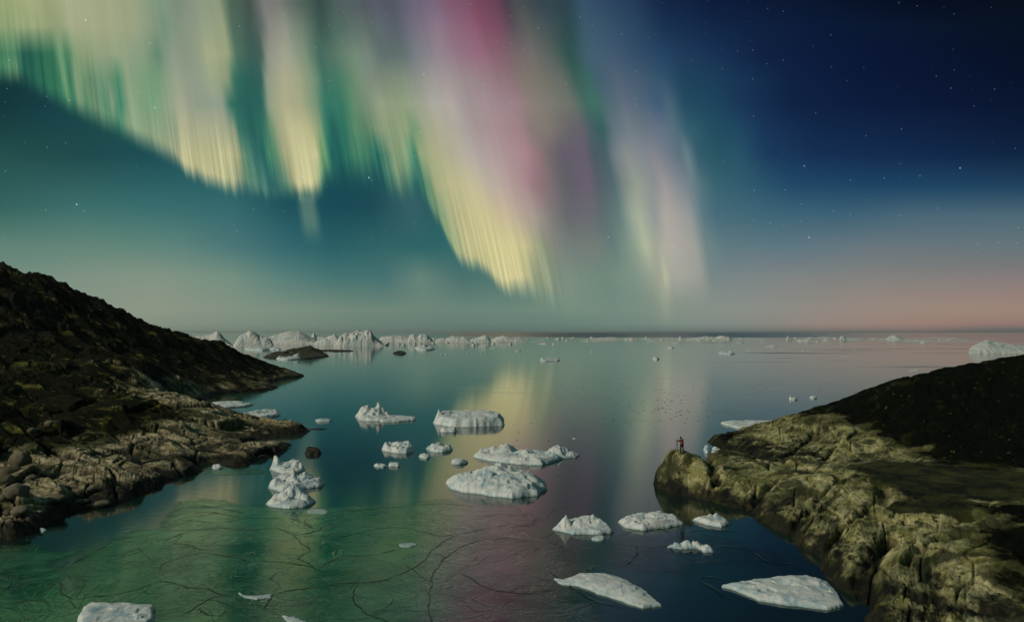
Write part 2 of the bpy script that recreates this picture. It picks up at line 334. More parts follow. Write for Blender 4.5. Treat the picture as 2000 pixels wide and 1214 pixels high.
def land_material(name, light, warm, dark, strike, heath_a, heath_b, seed, wethi):
    mt, b, _ = material(name)
    p = pos(); x, y, z = sep(p)
    ca, sa = math.cos(strike), math.sin(strike)
    wrp = noise(p, 0.12, 3) * 6.0
    a = x * ca + y * sa + wrp; c = y * ca - x * sa + wrp
    pv = xyz(a, c, z)
    bed = noise(xyz(a * 0.07, c * 1.3 + seed, z * 1.6), 1.0, 6, 0.66)
    big = noise(p, 0.16, 4, 0.55, 0.4)
    med = noise(p, 0.9, 5, 0.6)
    fin = noise(p, 5.0, 4, 0.65)
    col = mixc(smooth(bed, 0.42, 0.60), (*light, 1), (*warm, 1))
    col = mixc(smooth(big, 0.46, 0.66) * 0.75, col, (*dark, 1))
    yel = smooth(noise(p, 0.35, 4, 0.6, 0.5), 0.52, 0.66)
    col = mixc(yel * 0.6, col, (0.17, 0.165, 0.045, 1))
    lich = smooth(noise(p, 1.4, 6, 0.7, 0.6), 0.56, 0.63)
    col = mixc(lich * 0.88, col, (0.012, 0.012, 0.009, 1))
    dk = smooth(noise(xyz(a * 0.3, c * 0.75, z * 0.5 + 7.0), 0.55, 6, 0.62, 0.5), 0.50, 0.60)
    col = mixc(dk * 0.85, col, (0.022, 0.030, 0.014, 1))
    crk = attr('crack')
    col = mixc(crk * 0.8, col, (0.02, 0.02, 0.012, 1))  # cracks and grooves darkened: soil and lichen, plus shade put into the colour
    col = mixc(1.0, col, xyz(0.62 + fin * 0.76, 0.62 + fin * 0.76, 0.62 + fin * 0.76), 'MULTIPLY')
    # heath: near-black dwarf shrubs with moss patches and bare stones
    mo = smooth(noise(xyz(a * 0.25, c * 0.9, z), 0.42, 6, 0.7, 0.6), 0.54, 0.70)
    hc = mixc(mo * 0.8, (*heath_a, 1), (*heath_b, 1))
    hc = mixc(1.0, hc, xyz(0.35 + med * 1.3, 0.35 + med * 1.3, 0.35 + med * 1.3), 'MULTIPLY')
    stn = smooth(noise(xyz(a * 0.35, c * 1.0, z * 1.2), 1.1, 5, 0.72), 0.63, 0.70)
    hc = mixc(stn * 0.75, hc, (*warm, 1))
    tuft = noise(p, 3.2, 5, 0.7)
    gcol = mixc(smooth(noise(p, 0.3, 4, 0.6, 0.6), 0.35, 0.7), (0.006, 0.010, 0.003, 1), (0.055, 0.062, 0.014, 1))
    gcol = mixc(1.0, gcol, xyz(0.3 + tuft * 1.4, 0.3 + tuft * 1.4, 0.3 + tuft * 1.4), 'MULTIPLY')
    hv = attr('heath') + (noise(p, 0.16, 6, 0.65, 0.4) - 0.5) * 1.9
    col = mixc(smooth(hv, 0.18, 0.42) * 0.85, col, mixc(tuft, (0.018, 0.022, 0.007, 1), (0.10, 0.10, 0.032, 1)))
    hm = smooth(hv, 0.42, 0.60)
    gm = smooth(attr('grass') + (noise(p, 0.25, 6, 0.65) - 0.5) * 1.2, 0.40, 0.66)
    col = mixc(hm, col, hc); col = mixc(gm, col, gcol)
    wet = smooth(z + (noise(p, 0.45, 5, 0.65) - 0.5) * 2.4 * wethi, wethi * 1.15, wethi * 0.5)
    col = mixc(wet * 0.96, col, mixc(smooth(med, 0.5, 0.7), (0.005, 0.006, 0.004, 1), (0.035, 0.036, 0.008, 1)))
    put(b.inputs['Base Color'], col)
    b.inputs['Roughness'].default_value = 0.85
    put(b.inputs['Roughness'], 0.88 - wet * 0.2)
    put(b.inputs['Specular IOR Level'], 0.22 - hm * 0.17)
    nrm = bump(bed * 0.9 + med * 0.5, 0.75, 0.32)
    nrm = bump(fin * 0.5 + tuft * 0.6, 0.8, 0.10, nrm)
    put(b.inputs['Normal'], nrm)
    return mt
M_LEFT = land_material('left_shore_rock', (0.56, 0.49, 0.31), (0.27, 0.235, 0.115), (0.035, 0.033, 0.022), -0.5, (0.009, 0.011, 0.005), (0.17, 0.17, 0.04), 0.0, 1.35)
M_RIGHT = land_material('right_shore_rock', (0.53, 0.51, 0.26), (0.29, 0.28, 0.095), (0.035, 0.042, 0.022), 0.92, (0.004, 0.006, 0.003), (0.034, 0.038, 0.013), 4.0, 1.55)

def ice_material(name, base, blue, tint=1.0):
    mt, b, _ = material(name)
    p = pos()
    n1 = noise(p, 0.9, 5, 0.6, 0.4); n2 = noise(p, 7.0, 4, 0.6)
    col = mixc(smooth(n1, 0.45, 0.68) * 0.9, (*base, 1), (*blue, 1))
    col = mixc(smooth(noise(p, 0.5, 6, 0.7), 0.56, 0.68) * 0.5, col, (0.42, 0.43, 0.38, 1))
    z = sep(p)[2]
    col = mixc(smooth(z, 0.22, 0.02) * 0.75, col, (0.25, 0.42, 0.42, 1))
    put(b.inputs['Base Color'], col)
    b.inputs['Roughness'].default_value = 0.5; b.inputs['Specular IOR Level'].default_value = 0.4
    b.inputs['Subsurface Weight'].default_value = 0.25; b.inputs['Subsurface Radius'].default_value = (0.35, 0.6, 0.8); b.inputs['Subsurface Scale'].default_value = 0.5
    rg = m('ABSOLUTE', noise(p, 2.2, 5, 0.6, 0.6) - 0.5)
    put(b.inputs['Normal'], bump(n1 * 0.5 + n2 * 0.22 - smooth(rg, 0.05, 0.0) * 0.10, 0.4, 0.20))
    return mt
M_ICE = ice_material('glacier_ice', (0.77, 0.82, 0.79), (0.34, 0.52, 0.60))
def far_ice_material():
    mt, b, _ = material('far_iceberg_ice')
    p = pos(); x, y, z = sep(p)
    n1 = noise(xyz(x * 0.12, y * 0.12, z * 0.03), 1.0, 4, 0.6, 0.5)
    n2 = noise(p, 0.35, 5, 0.6)
    col = mixc(smooth(n1, 0.40, 0.62), (0.76, 0.78, 0.73, 1), (0.52, 0.62, 0.61, 1))
    put(b.inputs['Base Color'], col); b.inputs['Roughness'].default_value = 0.7
    b.inputs['Specular IOR Level'].default_value = 0.2
    put(b.inputs['Normal'], bump(n2 + n1, 0.8, 2.0))
    return mt
M_FAR = far_ice_material()

# ------------------------------------------------------------------ sea
def sea_material():
    mt, b, _ = material('still_sea')
    p = pos(); x, y, z = sep(p)
    b.inputs['IOR'].default_value = 1.42
    wind = smooth(noise(xyz(x * 0.0035, y * 0.0016, 0), 1.0, 4, 0.6, 0.6), 0.55, 0.66) * smooth(y, 300.0, 600.0)
    az = x / y
    near_ = smooth(noise(xyz(x * 0.03, y * 0.10, 2.0), 1.0, 6, 0.65, 0.8), 0.55, 0.62) * smooth(y, 110.0, 150.0) * smooth(y, 420.0, 260.0)
    streaks = smooth(noise(xyz(x * 0.004, y * 0.011, 5.0), 1.0, 5, 0.62, 0.5), 0.58, 0.66) * smooth(y, 200.0, 350.0) * smooth(az, 0.10, 0.4)
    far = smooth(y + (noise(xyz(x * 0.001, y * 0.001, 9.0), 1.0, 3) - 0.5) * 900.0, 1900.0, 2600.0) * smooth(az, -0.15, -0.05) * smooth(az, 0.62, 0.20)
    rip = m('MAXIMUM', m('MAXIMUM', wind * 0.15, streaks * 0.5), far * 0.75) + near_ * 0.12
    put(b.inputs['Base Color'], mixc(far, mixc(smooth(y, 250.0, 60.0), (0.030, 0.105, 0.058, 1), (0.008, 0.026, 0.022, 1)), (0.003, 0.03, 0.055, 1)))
    put(b.inputs['Roughness'], 0.075 + rip * 0.30)
    put(b.inputs['Specular IOR Level'], 1.0 - far * 0.8 - near_ * 0.3)
    r1 = noise(xyz(x * 1.0, y * 1.6, 0), 1.0, 3, 0.6)
    put(b.inputs['Normal'], bump(r1, 0.15, 0.03))
    return mt
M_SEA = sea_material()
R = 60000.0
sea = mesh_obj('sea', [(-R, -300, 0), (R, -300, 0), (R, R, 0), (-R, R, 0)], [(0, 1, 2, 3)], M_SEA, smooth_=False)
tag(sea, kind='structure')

# ------------------------------------------------------------------ land as height fields
def rbf(C, V, Q, affine=True, kern='tps', lam=1e-3):
    def K(A, B):
        r2 = ((A[:, None, :] - B[None]) ** 2).sum(-1)
        return 0.5 * r2 * np.log(r2 + 1e-9) if kern == 'tps' else np.sqrt(r2 + 1e-9)
    n = len(C); Kc = K(C, C) + np.eye(n) * lam * (1 if kern == 'tps' else -1)
    Pm = np.hstack([np.ones((n, 1)), C]) if affine else np.ones((n, 1))
    k = Pm.shape[1]
    A = np.zeros((n + k, n + k)); A[:n, :n] = Kc; A[:n, n:] = Pm; A[n:, :n] = Pm.T
    sol = np.linalg.solve(A, np.vstack([V, np.zeros((k, V.shape[1]))]))
    out = np.zeros((len(Q), V.shape[1]))
    for i in range(0, len(Q), 20000):
        q = Q[i:i + 20000]
        out[i:i + 20000] = K(q, C) @ sol[:n] + (np.hstack([np.ones((len(q), 1)), q]) if affine else np.ones((len(q), 1))) @ sol[n:]
    return out

class Land:
    def __init__(self, name, ctrl, us, Ys, detail, mat, smoothing=0.5):
        # ctrl rows: ('p', px, py, Y, heath, grass) | ('w', px, py, heath, grass) at the waterline | ('x', x, y, z, heath, grass)
        pts, cov = [], []
        for c in ctrl:
            if c[0] == 'p': q = P(*c[1:4]); pts.append(q); cov.append(c[4:6])
            elif c[0] == 'w': q = W(c[1], c[2]); q[2] = 0.0; pts.append(q); cov.append(c[3:5])
            else: pts.append(np.array(c[1:4], float)); cov.append(c[4:6])
        pts = np.array(pts); cov = np.array(cov, float)
        self.u0, self.u1, self.nu = us; self.l0, self.l1 = math.log(Ys[0]), math.log(Ys[1]); self.ny = Ys[2]
        u = np.linspace(self.u0, self.u1, self.nu); Y = np.exp(np.linspace(self.l0, self.l1, self.ny))
        UU, YY = np.meshgrid(u, Y, indexing='ij'); X = UU * YY
        Q = np.stack([X.ravel(), YY.ravel()], 1)
        # heights on a coarser grid, then interpolated
        st = 4
        uc = np.linspace(self.u0, self.u1, self.nu // st); lc = np.linspace(self.l0, self.l1, self.ny // st)
        UC, LC = np.meshgrid(uc, lc, indexing='ij'); YC = np.exp(LC)
        zc = rbf(pts[:, :2] / 10, pts[:, 2:3], np.stack([(UC * YC).ravel(), YC.ravel()], 1) / 10, lam=smoothing * 1e-2).reshape(UC.shape)
        cc = rbf(pts[:, :2] / 10, cov, np.stack([(UC * YC).ravel(), YC.ravel()], 1) / 10, affine=False, kern='lin').reshape(*UC.shape, 2)
        def up(a):
            fi = np.linspace(0, a.shape[0] - 1, self.nu); fj = np.linspace(0, a.shape[1] - 1, self.ny)
            a1 = np.stack([np.interp(fi, np.arange(a.shape[0]), a[:, j]) for j in range(a.shape[1])], 1)
            return np.stack([np.interp(fj, np.arange(a.shape[1]), a1[i]) for i in range(self.nu)], 0)
        z = up(zc); heath = np.clip(up(cc[..., 0]), 0, 1); grass = np.clip(up(cc[..., 1]), 0, 1)
        z = np.where(z > 0, z + 0.50 * sst(z, 0, 0.45) - 0.10 * sst(z, 0.4, 1.5), z * 1.5)
        dz_, crack = detail(X, YY, z, heath, grass)
        z = z + dz_
        self.z = z
        keep = (np.maximum(np.maximum(z[:-1, :-1], z[1:, :-1]), np.maximum(z[1:, 1:], z[:-1, 1:])) > -0.8)
        v = np.stack([X, YY, z], -1).reshape(-1, 3)
        f = grid_faces(self.nu, self.ny, keep)[:, ::1]
        v2, f2, used = compact(v, f)
        o = mesh_obj(name, v2, f2, mat)
        for nm, arr in (('heath', heath), ('grass', grass), ('crack', crack)):
            at = o.data.attributes.new(nm, 'FLOAT', 'POINT'); at.data.foreach_set('value', arr.reshape(-1)[used].astype(np.float32))
        self.obj = o
    def h(self, x, y):
        fi = (x / y - self.u0) / (self.u1 - self.u0) * (self.nu - 1); fj = (math.log(y) - self.l0) / (self.l1 - self.l0) * (self.ny - 1)
        if not (0 <= fi < self.nu - 1 and 0 <= fj < self.ny - 1): return -5.0
        i, j = int(fi), int(fj); a, b = fi - i, fj - j
        z = self.z
        return (z[i, j] * (1 - a) + z[i + 1, j] * a) * (1 - b) + (z[i, j + 1] * (1 - a) + z[i + 1, j + 1] * a) * b
    def hit(self, px, py):
        d = ray(px, py); Y = math.exp(self.l0) + 0.2
        while Y < math.exp(self.l1) * 0.98:
            q = np.array([d[0] / d[1] * Y, Y, CAMZ + d[2] / d[1] * Y])
            if self.h(q[0], q[1]) >= q[2]: return np.array([q[0], q[1], self.h(q[0], q[1])])
            Y *= 1.0012
        return None

def detail_left(X, Y, z, heath, grass):
    ang = -0.55; ca, sa = math.cos(ang), math.sin(ang)
    wx = fbm(X / 26, Y / 26, 2, 5) * 6; wy = fbm(X / 26, Y / 26, 2, 9) * 6
    a = (X * ca + Y * sa) + wx; b = (-X * sa + Y * ca) + wy
    far = sst(Y, 120, 200)
    amp = sst(z, -0.6, 2.0) * 0.75 + 0.25
    e1, t1, l1 = cells(a / 9, b / 4.2, 3); e2, t2, l2 = cells(a / 3.2, b / 1.7, 8); e3, t3, l3 = cells(a / 1.15, b / 0.75, 21)
    rough = 1 - 0.35 * heath
    d = 1.0 * t1 + 0.9 * (l1 - 0.5) - 0.5 * sst(e1, 0.10, 0.0)
    pt = 0.35 + 0.65 * sst(fbm(X / 9, Y / 9, 3, 95), -0.1, 0.2)
    d = d + rough * pt * (0.42 * t2 + 0.34 * (l2 - 0.5) - 0.28 * sst(e2, 0.11, 0.0))
    d = d + rough * pt * (0.13 * t3 + 0.12 * (l3 - 0.5) - 0.08 * sst(e3, 0.14, 0.0))
    q = b / 6.5 + 1.0 * fbm(a / 16, b / 9, 3, 83); q = q - np.floor(q)
    d = d + (0.8 + 0.6 * far) * (np.where(q < 0.82, q / 0.82, (1 - q) / 0.18) - 0.5)
    d = d + 0.9 * ridged(a / 22, b / 9, 4, 31) * (0.5 + far) + 0.10 * fbm(X / 0.8, Y / 0.8, 3, 44) - 0.5
    d = d + far * heath * (1.1 * ridged(a / 30, b / 11, 5, 71) + 0.8 * fbm(a / 8, b / 3.2, 4, 61))
    crack = np.clip(sst(e1, 0.09, 0.0) + sst(e2, 0.10, 0.0) * 0.8 + sst(e3, 0.10, 0) * 0.5, 0, 1)
    d = d - far * 0.9
    d = d * (1 - far * 0.6 * (1 - sst(z, 3, 16)))
    return d * amp, crack * (1 - 0.5 * far)
GROOVES = [(0.9, 0.8, [(1372, 902), (1384, 922), (1400, 940)]), (1.3, 0.9, [(1455, 893), (1500, 905), (1560, 911), (1610, 917)]), (1.1, 0.8, [(1690, 1008), (1750, 1022), (1850, 1026), (1910, 1018)]),
 (1.0, 1.0, [(1750, 1058), (1800, 1064), (1850, 1066), (1910, 1060)]), (1.2, 1.0, [(1742, 1050), (1705, 1085), (1675, 1130, .9), (1690, 1175, .6)]), (0.8, 0.8, [(1790, 1182, .9), (1850, 1187, .9), (1910, 1203, .9), (1960, 1210, .9)]),
 (1.1, 0.8, [(1700, 948), (1728, 968), (1722, 992)]), (1.0, 0.7, [(1430, 982, .6), (1475, 962), (1515, 942)]), (0.5, 0.5, [(1540, 1030, .7), (1590, 985), (1640, 955)]), (0.5, 0.5, [(1600, 1075, .8), (1660, 1020), (1700, 1000)]), (0.5, 0.6, [(1770, 1120, 1.2), (1790, 1090), (1850, 1070)]), (0.6, 0.6, [(1520, 880, 2), (1560, 850, 3), (1590, 832, 3.2)]), (0.6, 0.6, [(1600, 890, 2), (1640, 860, 2.5), (1680, 850, 3)])]
def detail_right(X, Y, z, heath, grass):
    ang = 0.92; ca, sa = math.cos(ang), math.sin(ang)
    wx = fbm(X / 22, Y / 22, 2, 15) * 4.0; wy = fbm(X / 22, Y / 22, 2, 19) * 4.0
    a = (X * ca + Y * sa) + wx; b = (-X * sa + Y * ca) + wy
    bare = (1 - grass) * (1 - 0.6 * heath)
    amp = sst(z, -0.6, 1.2) * 0.75 + 0.25
    px_, py_ = P(1330, 889, 78)[:2]
    calm = 1 - 0.85 * np.exp(-((X - px_) ** 2 + (Y - py_) ** 2) / 1.6 ** 2)
    e1, t1, l1 = cells(a / 6.5, b / 3.4, 33); e2, t2, l2 = cells(a / 2.4, b / 1.1, 38); e3, t3, l3 = cells(a / 0.9, b / 0.5, 51)
    patch = sst(fbm(X / 5, Y / 5, 3, 90), -0.05, 0.25)          # broken areas between smooth slabs
    d = bare * (0.28 * t1 + 0.34 * (l1 - 0.5) - 0.22 * sst(e1, 0.07, 0.0))
    d = d + bare * (0.05 + 0.5 * patch) * (0.20 * t2 + 0.18 * (l2 - 0.5) - 0.14 * sst(e2, 0.10, 0.0))
    d = d + bare * patch * (0.09 * t3 + 0.10 * (l3 - 0.5) - 0.06 * sst(e3, 0.12, 0.0))
    def saw(q):                                     # gentle slope, sharp drop: sheeted, ice-worn slabs
        f = q - np.floor(q); return np.where(f < 0.86, f / 0.86, (1 - f) / 0.14) - 0.5
    d = d + bare * (0.42 * saw(b / 4.6 + 0.9 * fbm(a / 14, b / 7, 3, 83)) + 0.16 * saw(b / 1.5 + 1.3 * fbm(a / 8, b / 4, 3, 84)) + 0.06 * saw(b / 0.62 + 0.8 * fbm(a / 4, b / 2, 3, 87)) + 0.05 * saw(a / 2.6 + b / 0.9 + fbm(a / 3, b / 3, 3, 85)))
    d = d + bare * 0.22 * fbm(X / 7, Y / 7, 2, 86) + 0.035 * fbm(X / 0.5, Y / 0.5, 3, 44)
    d = d + heath * (0.5 * fbm(X / 6, Y / 6, 4, 66) + 0.35 * ridged(X / 9, Y / 9, 4, 68) - 0.1) + grass * 0.16 * fbm(X / 3, Y / 3, 4, 77)
    gr = np.zeros(X.shape)
    for wd, dp, line in GROOVES:
        pl = np.array([W(p_[0], p_[1], p_[2] if len(p_) > 2 else 1.7)[:2] for p_ in line])
        for k in range(len(pl) - 1):
            ex, ey = pl[k + 1] - pl[k]; t = np.clip(((X - pl[k][0]) * ex + (Y - pl[k][1]) * ey) / (ex * ex + ey * ey), 0, 1)
            dd = np.hypot(X - pl[k][0] - t * ex, Y - pl[k][1] - t * ey) + 0.35 * fbm(X / 1.5, Y / 1.5, 3, 120)
            gr = np.maximum(gr, dp * (1 - sst(dd, 0.0, wd)))
    d = d - gr
    crack = np.clip(0.8 * sst(gr, 0.25, 0.6) + sst(e1, 0.035, 0.0) + (0.3 + patch) * sst(e2, 0.06, 0.0) * 0.8 + patch * sst(e3, 0.08, 0) * 0.4, 0, 1) * bare  # grooves marked too, so their shadow lines are painted dark
    return d * amp * calm, crack

LEFT = [
 # waterline of the near promontory
 ('w', -160, 1105, 0, 0), ('w', 0, 1058, 0, 0), ('w', 60, 1040, 0, 0), ('w', 130, 1003, 0, 0), ('w', 235, 985, 0, 0), ('w', 300, 955, 0, 0), ('w', 380, 915, 0, 0), ('w', 430, 903, 0, 0),
 ('w', 490, 908, 0, 0), ('w', 530, 893, 0, 0), ('w', 575, 866, 0, 0), ('w', 601, 845, 0, 0),
 ('x', -38, 130, 0, 0, 0), ('x', -48, 137, 0, 0, 0), ('x', -61, 146, 0, 0, 0), ('x', -40, 140, -3, 0, 0), ('x', -50, 148, -2.5, 0, 0), ('w', 345, 795, 0, 0),
 ('w', 372, 786, 0, 0), ('w', 402, 778, 0, 0), ('w', 450, 769, .3, 0), ('w', 500, 765, .3, 0), ('w', 545, 757, .3, 0), ('w', 578, 738, .2, 0), ('x', -88, 292, 0, .5, 0), ('x', -120, 330, 0, .5, 0), ('x', -200, 350, 0, 1, 0),
 # deep water around
 ('x', -25, 120, -5, 0, 0), ('x', -30, 95, -4, 0, 0), ('x', -36, 78, -4, 0, 0), ('x', -36, 64, -4, 0, 0), ('x', -35, 50, -5, 0, 0), ('x', -45, 54, -3, 0, 0), ('x', -20, 75, -6, 0, 0), ('x', -15, 48, -6, 0, 0), ('x', -58, 46, -4, 0, 0), ('x', -30, 42, -6, 0, 0),  ('x', -25, 150, -6, 0, 0), ('x', -52, 168, -3.5, 0, 0), ('x', -60, 200, -5, 0, 0), ('x', -60, 250, -7, 0, 0), ('x', -62, 300, -7, 0, 0), ('x', -100, 345, -6, 0, 0), ('x', -62, 158, -1.5, 0, 0),
 # crest of the promontory
 ('p', 560, 830, 126, .1, 0), ('p', 500, 833, 122, .1, 0), ('p', 450, 817, 121, 0, 0), ('p', 400, 801, 120, 0, 0), ('p', 350, 783, 124, 0, 0), ('p', 300, 768, 130, .1, 0),
 ('p', 540, 862, 113, .1, 0), ('p', 470, 862, 107, .1, 0), ('p', 400, 850, 106, 0, 0), ('p', 330, 830, 106, .2, 0), ('p', 300, 812, 110, 1, 0), ('p', 260, 800, 112, .9, 0), ('p', 230, 838, 101, .8, 0), ('p', 200, 800, 108, .9, 0), ('p', 140, 815, 103, 1, 0),
 ('p', 300, 870, 96, 0, 0), ('p', 220, 860, 96, .1, 0), ('p', 160, 850, 95, .6, 0), ('p', 100, 870, 89, .5, 0), ('p', 40, 885, 84, .2, 0), ('p', 0, 890, 81, .2, 0),
 ('p', 350, 900, 88, 0, 0), ('p', 250, 905, 85, 0, 0), ('p', 150, 910, 81, 0, 0), ('p', 60, 940, 73, 0, 0), ('p', 0, 960, 68.5, 0, 0), ('p', 150, 960, 71.5, .1, 0), ('p', 60, 990, 65.5, 0, 0), ('p', -100, 960, 64, 0, 0),
 # hollow and hill
 ('p', 60, 830, 103, 1, 0), ('p', 0, 800, 104, 1, 0), ('p', -120, 800, 96, 1, 0), ('p', 120, 780, 118, 1, 0), ('p', 200, 760, 135, .9, 0), ('p', 260, 765, 140, .2, 0), ('p', 320, 757, 160, .1, 0), ('p', 380, 757, 180, .2, 0), ('p', 300, 735, 168, .8, 0),
 ('p', 60, 740, 132, 1, 0), ('p', 0, 700, 145, 1, 0), ('p', 150, 700, 162, 1, 0), ('p', 300, 715, 185, 1, 0), ('p', 420, 735, 212, .7, 0), ('p', 500, 740, 235, .5, 0), ('p', 540, 728, 262, .5, 0),
 ('p', 0, 600, 185, 1, 0), ('p', 120, 630, 195, 1, 0), ('p', 240, 660, 210, 1, 0), ('p', 360, 690, 225, 1, 0), ('p', 450, 712, 240, .9, 0),
 ('p', 550, 722, 268, .6, 0), ('p', 507, 710, 264, .8, 0), ('p', 462, 692, 262, .9, 0), ('p', 430, 672, 260, 1, 0), ('p', 385, 664, 257, 1, 0), ('p', 345, 653, 254, 1, 0), ('p', 297, 638, 250, 1, 0), ('p', 252, 618, 245, 1, 0), ('p', 210, 594, 240, 1, 0),
 ('p', 160, 574, 236, 1, 0), ('p', 110, 549, 232, 1, 0), ('p', 60, 532, 229, 1, 0), ('p', 0, 521, 226, 1, 0), ('p', -100, 500, 222, 1, 0), ('p', -350, 470, 215, 1, 0), ('p', -350, 700, 120, 1, 0),
 ('x', -140, 285, 10, 1, 0), ('x', -200, 290, 22, 1, 0), ('x', -260, 290, 30, 1, 0)]
land_l = Land('left_shore', LEFT, (-1.02, -0.262, 640), (46, 345, 680), detail_left, M_LEFT)
tag(land_l.obj, kind='structure')

RIGHT = [
 ('w', 1281, 948, 0, 0), ('w', 1300, 957, 0, 0), ('w', 1335, 967, 0, 0), ('w', 1380, 976, 0, 0), ('w', 1430, 992, 0, 0), ('w', 1490, 1022, 0, 0), ('w', 1540, 1047, 0, 0), ('w', 1590, 1082, 0, 0), ('w', 1603, 1112, 0, 0),
 ('w', 1643, 1152, 0, 0), ('w', 1672, 1190, 0, 0), ('w', 1692, 1232, 0, 0), ('w', 1730, 1310, 0, 0),
 ('x', 16.6, 82.5, 0, 0, 0), ('x', 20.5, 84.5, 0, 0, 0), ('x', 26, 88.5, 0, 0, 0), ('x', 31, 92, 0, 0, 0), ('w', 1462, 896, 0, 0), ('x', 31, 101, 0, 0, 0), ('w', 1400, 872, 0, 0), ('w', 1381, 861, 0, 0),
 ('x', 34.5, 117, 0, 0, 0), ('x', 45, 127, 0, 0, 0), ('x', 60, 134, 0, .5, 0), ('x', 80, 142, 0, .8, 0), ('x', 105, 152, 0, 1, 0), ('x', 150, 165, 0, 1, 0),
 ('x', 10, 90, -5, 0, 0), ('x', 10, 75, -5, 0, 0), ('x', 14, 62, -5, 0, 0), ('x', 15, 50, -5, 0, 0), ('x', 15, 40, -5, 0, 0), ('x', 24, 125, -5, 0, 0), ('x', 24, 100, -3.5, 0, 0), ('x', 21, 90, -2.6, 0, 0), ('x', 45, 140, -5, 0, 0), ('x', 80, 160, -5, 0, 0), ('x', 28.5, 96.5, -1.0, 0, 0),
 # the knoll the photographer stands on
 ('p', 1290, 915, 80, 0, 0), ('p', 1305, 899, 79, 0, 0), ('p', 1330, 890, 78, 0, 0), ('p', 1352, 893, 78, 0, 0), ('p', 1372, 903, 79, .1, 0), ('p', 1320, 925, 76.2, .1, 0), ('p', 1360, 930, 75.6, 0, 0), ('p', 1410, 935, 74, 0, 0),
 ('p', 1385, 890, 83, 0, 0), ('p', 1420, 894, 84, 0, 0), ('p', 1470, 902, 84, 0, 0), ('p', 1520, 908, 84, 0, 0), ('p', 1450, 930, 76.5, .2, 0), ('p', 1520, 925, 80, .1, .2), ('p', 1590, 932, 78.5, .1, .3),
 # far outcrop
 ('p', 1410, 858, 110, .7, 0), ('p', 1460, 848, 109, .5, 0), ('p', 1500, 838, 110, .3, 0), ('p', 1555, 820, 112, .3, 0), ('p', 1600, 806, 114, .8, 0), ('p', 1640, 795, 116, 1, 0), ('p', 1700, 768, 118, 1, 0), ('p', 1764, 743, 119, 1, 0), ('p', 1810, 738, 120, 1, 0), ('p', 1879, 716, 122, 1, 0), ('p', 1935, 710, 123, 1, 0), ('p', 2000, 697, 125, 1, 0), ('p', 2150, 680, 128, 1, 0),
 ('p', 1500, 870, 102, .1, 0), ('p', 1560, 850, 105, 0, 0), ('p', 1620, 845, 104, 0, 0), ('p', 1680, 860, 98, .2, 0), ('p', 1640, 885, 92, 0, 0), ('p', 1560, 893, 94, .3, 0), ('p', 1690, 900, 88, .1, .2), ('p', 1720, 815, 106, 1, 0), ('p', 1680, 825, 105, .6, 0),
 ('p', 1800, 790, 108, 1, 0), ('p', 1900, 770, 112, 1, 0), ('p', 1980, 760, 114, 1, 0), ('p', 1800, 850, 95, 1, 0), ('p', 1900, 840, 98, 1, 0), ('p', 2000, 840, 98, 1, 0), ('p', 2000, 900, 84, 1, .1), ('p', 1900, 900, 84, .9, .2), ('p', 1790, 885, 89, .5, .3),
 # mossy hollow
 ('p', 1740, 915, 80, 0, 1), ('p', 1800, 925, 76.5, 0, 1), ('p', 1880, 935, 74, 0, 1), ('p', 1960, 940, 73, .1, 1), ('p', 1760, 955, 69.5, 0, 1), ('p', 1840, 965, 67, 0, 1), ('p', 1930, 975, 65, 0, 1), ('p', 1780, 1000, 61, .1, 1), ('p', 1880, 1008, 59.5, .2, .9), ('p', 2100, 970, 64, 0, 1),
 # long bare back of rock
 ('p', 1500, 950, 73, 0, 0), ('p', 1560, 940, 72, 0, 0), ('p', 1630, 937, 71, 0, 0), ('p', 1690, 948, 69, 0, 0), ('p', 1725, 975, 65, .1, .1), ('p', 1480, 985, 68.8, 0, 0), ('p', 1560, 1000, 63.8, 0, 0), ('p', 1640, 990, 63.8, 0, 0), ('p', 1600, 1040, 57.6, 0, 0), ('p', 1680, 1030, 57.8, 0, 0), ('p', 1740, 1018, 58.6, 0, 0),
 ('p', 1640, 1090, 51.4, 0, 0), ('p', 1700, 1075, 52, 0, 0), ('p', 1800, 1026, 57.4, 0, 0), ('p', 1870, 1026, 57, .1, .1), ('p', 1940, 1006, 59, .5, .1), ('p', 2010, 1000, 60, .6, 0), ('p', 1850, 1055, 53, .4, 0), ('p', 1960, 1050, 53.5, .8, 0), ('p', 1780, 1062, 52.3, .1, 0),
 ('p', 1760, 1078, 49.6, 0, 0), ('p', 1880, 1078, 49.2, 0, 0), ('p', 1950, 1090, 48.5, .5, 0), ('p', 1680, 1125, 47.8, .2, 0), ('p', 1740, 1120, 47.2, .1, 0), ('p', 1840, 1130, 46, 0, 0), ('p', 1950, 1150, 44.5, .6, 0), ('p', 1720, 1180, 43.8, .3, 0), ('p', 1800, 1185, 42.7, 0, 0), ('p', 1900, 1190, 42.2, .1, .2), ('p', 2000, 1200, 41.7, .2, .2), ('p', 1850, 1240, 39, .1, .2), ('p', 2100, 1200, 41, .3, 0), ('p', 2100, 1100, 47, .8, 0),
 ('x', 24, 38, 0.9, .1, .1), ('x', 34, 36, 1.8, .1, .1)]
land_r = Land('right_shore', RIGHT, (0.17, 0.86, 660), (35, 175, 720), detail_right, M_RIGHT)
tag(land_r.obj, kind='structure')

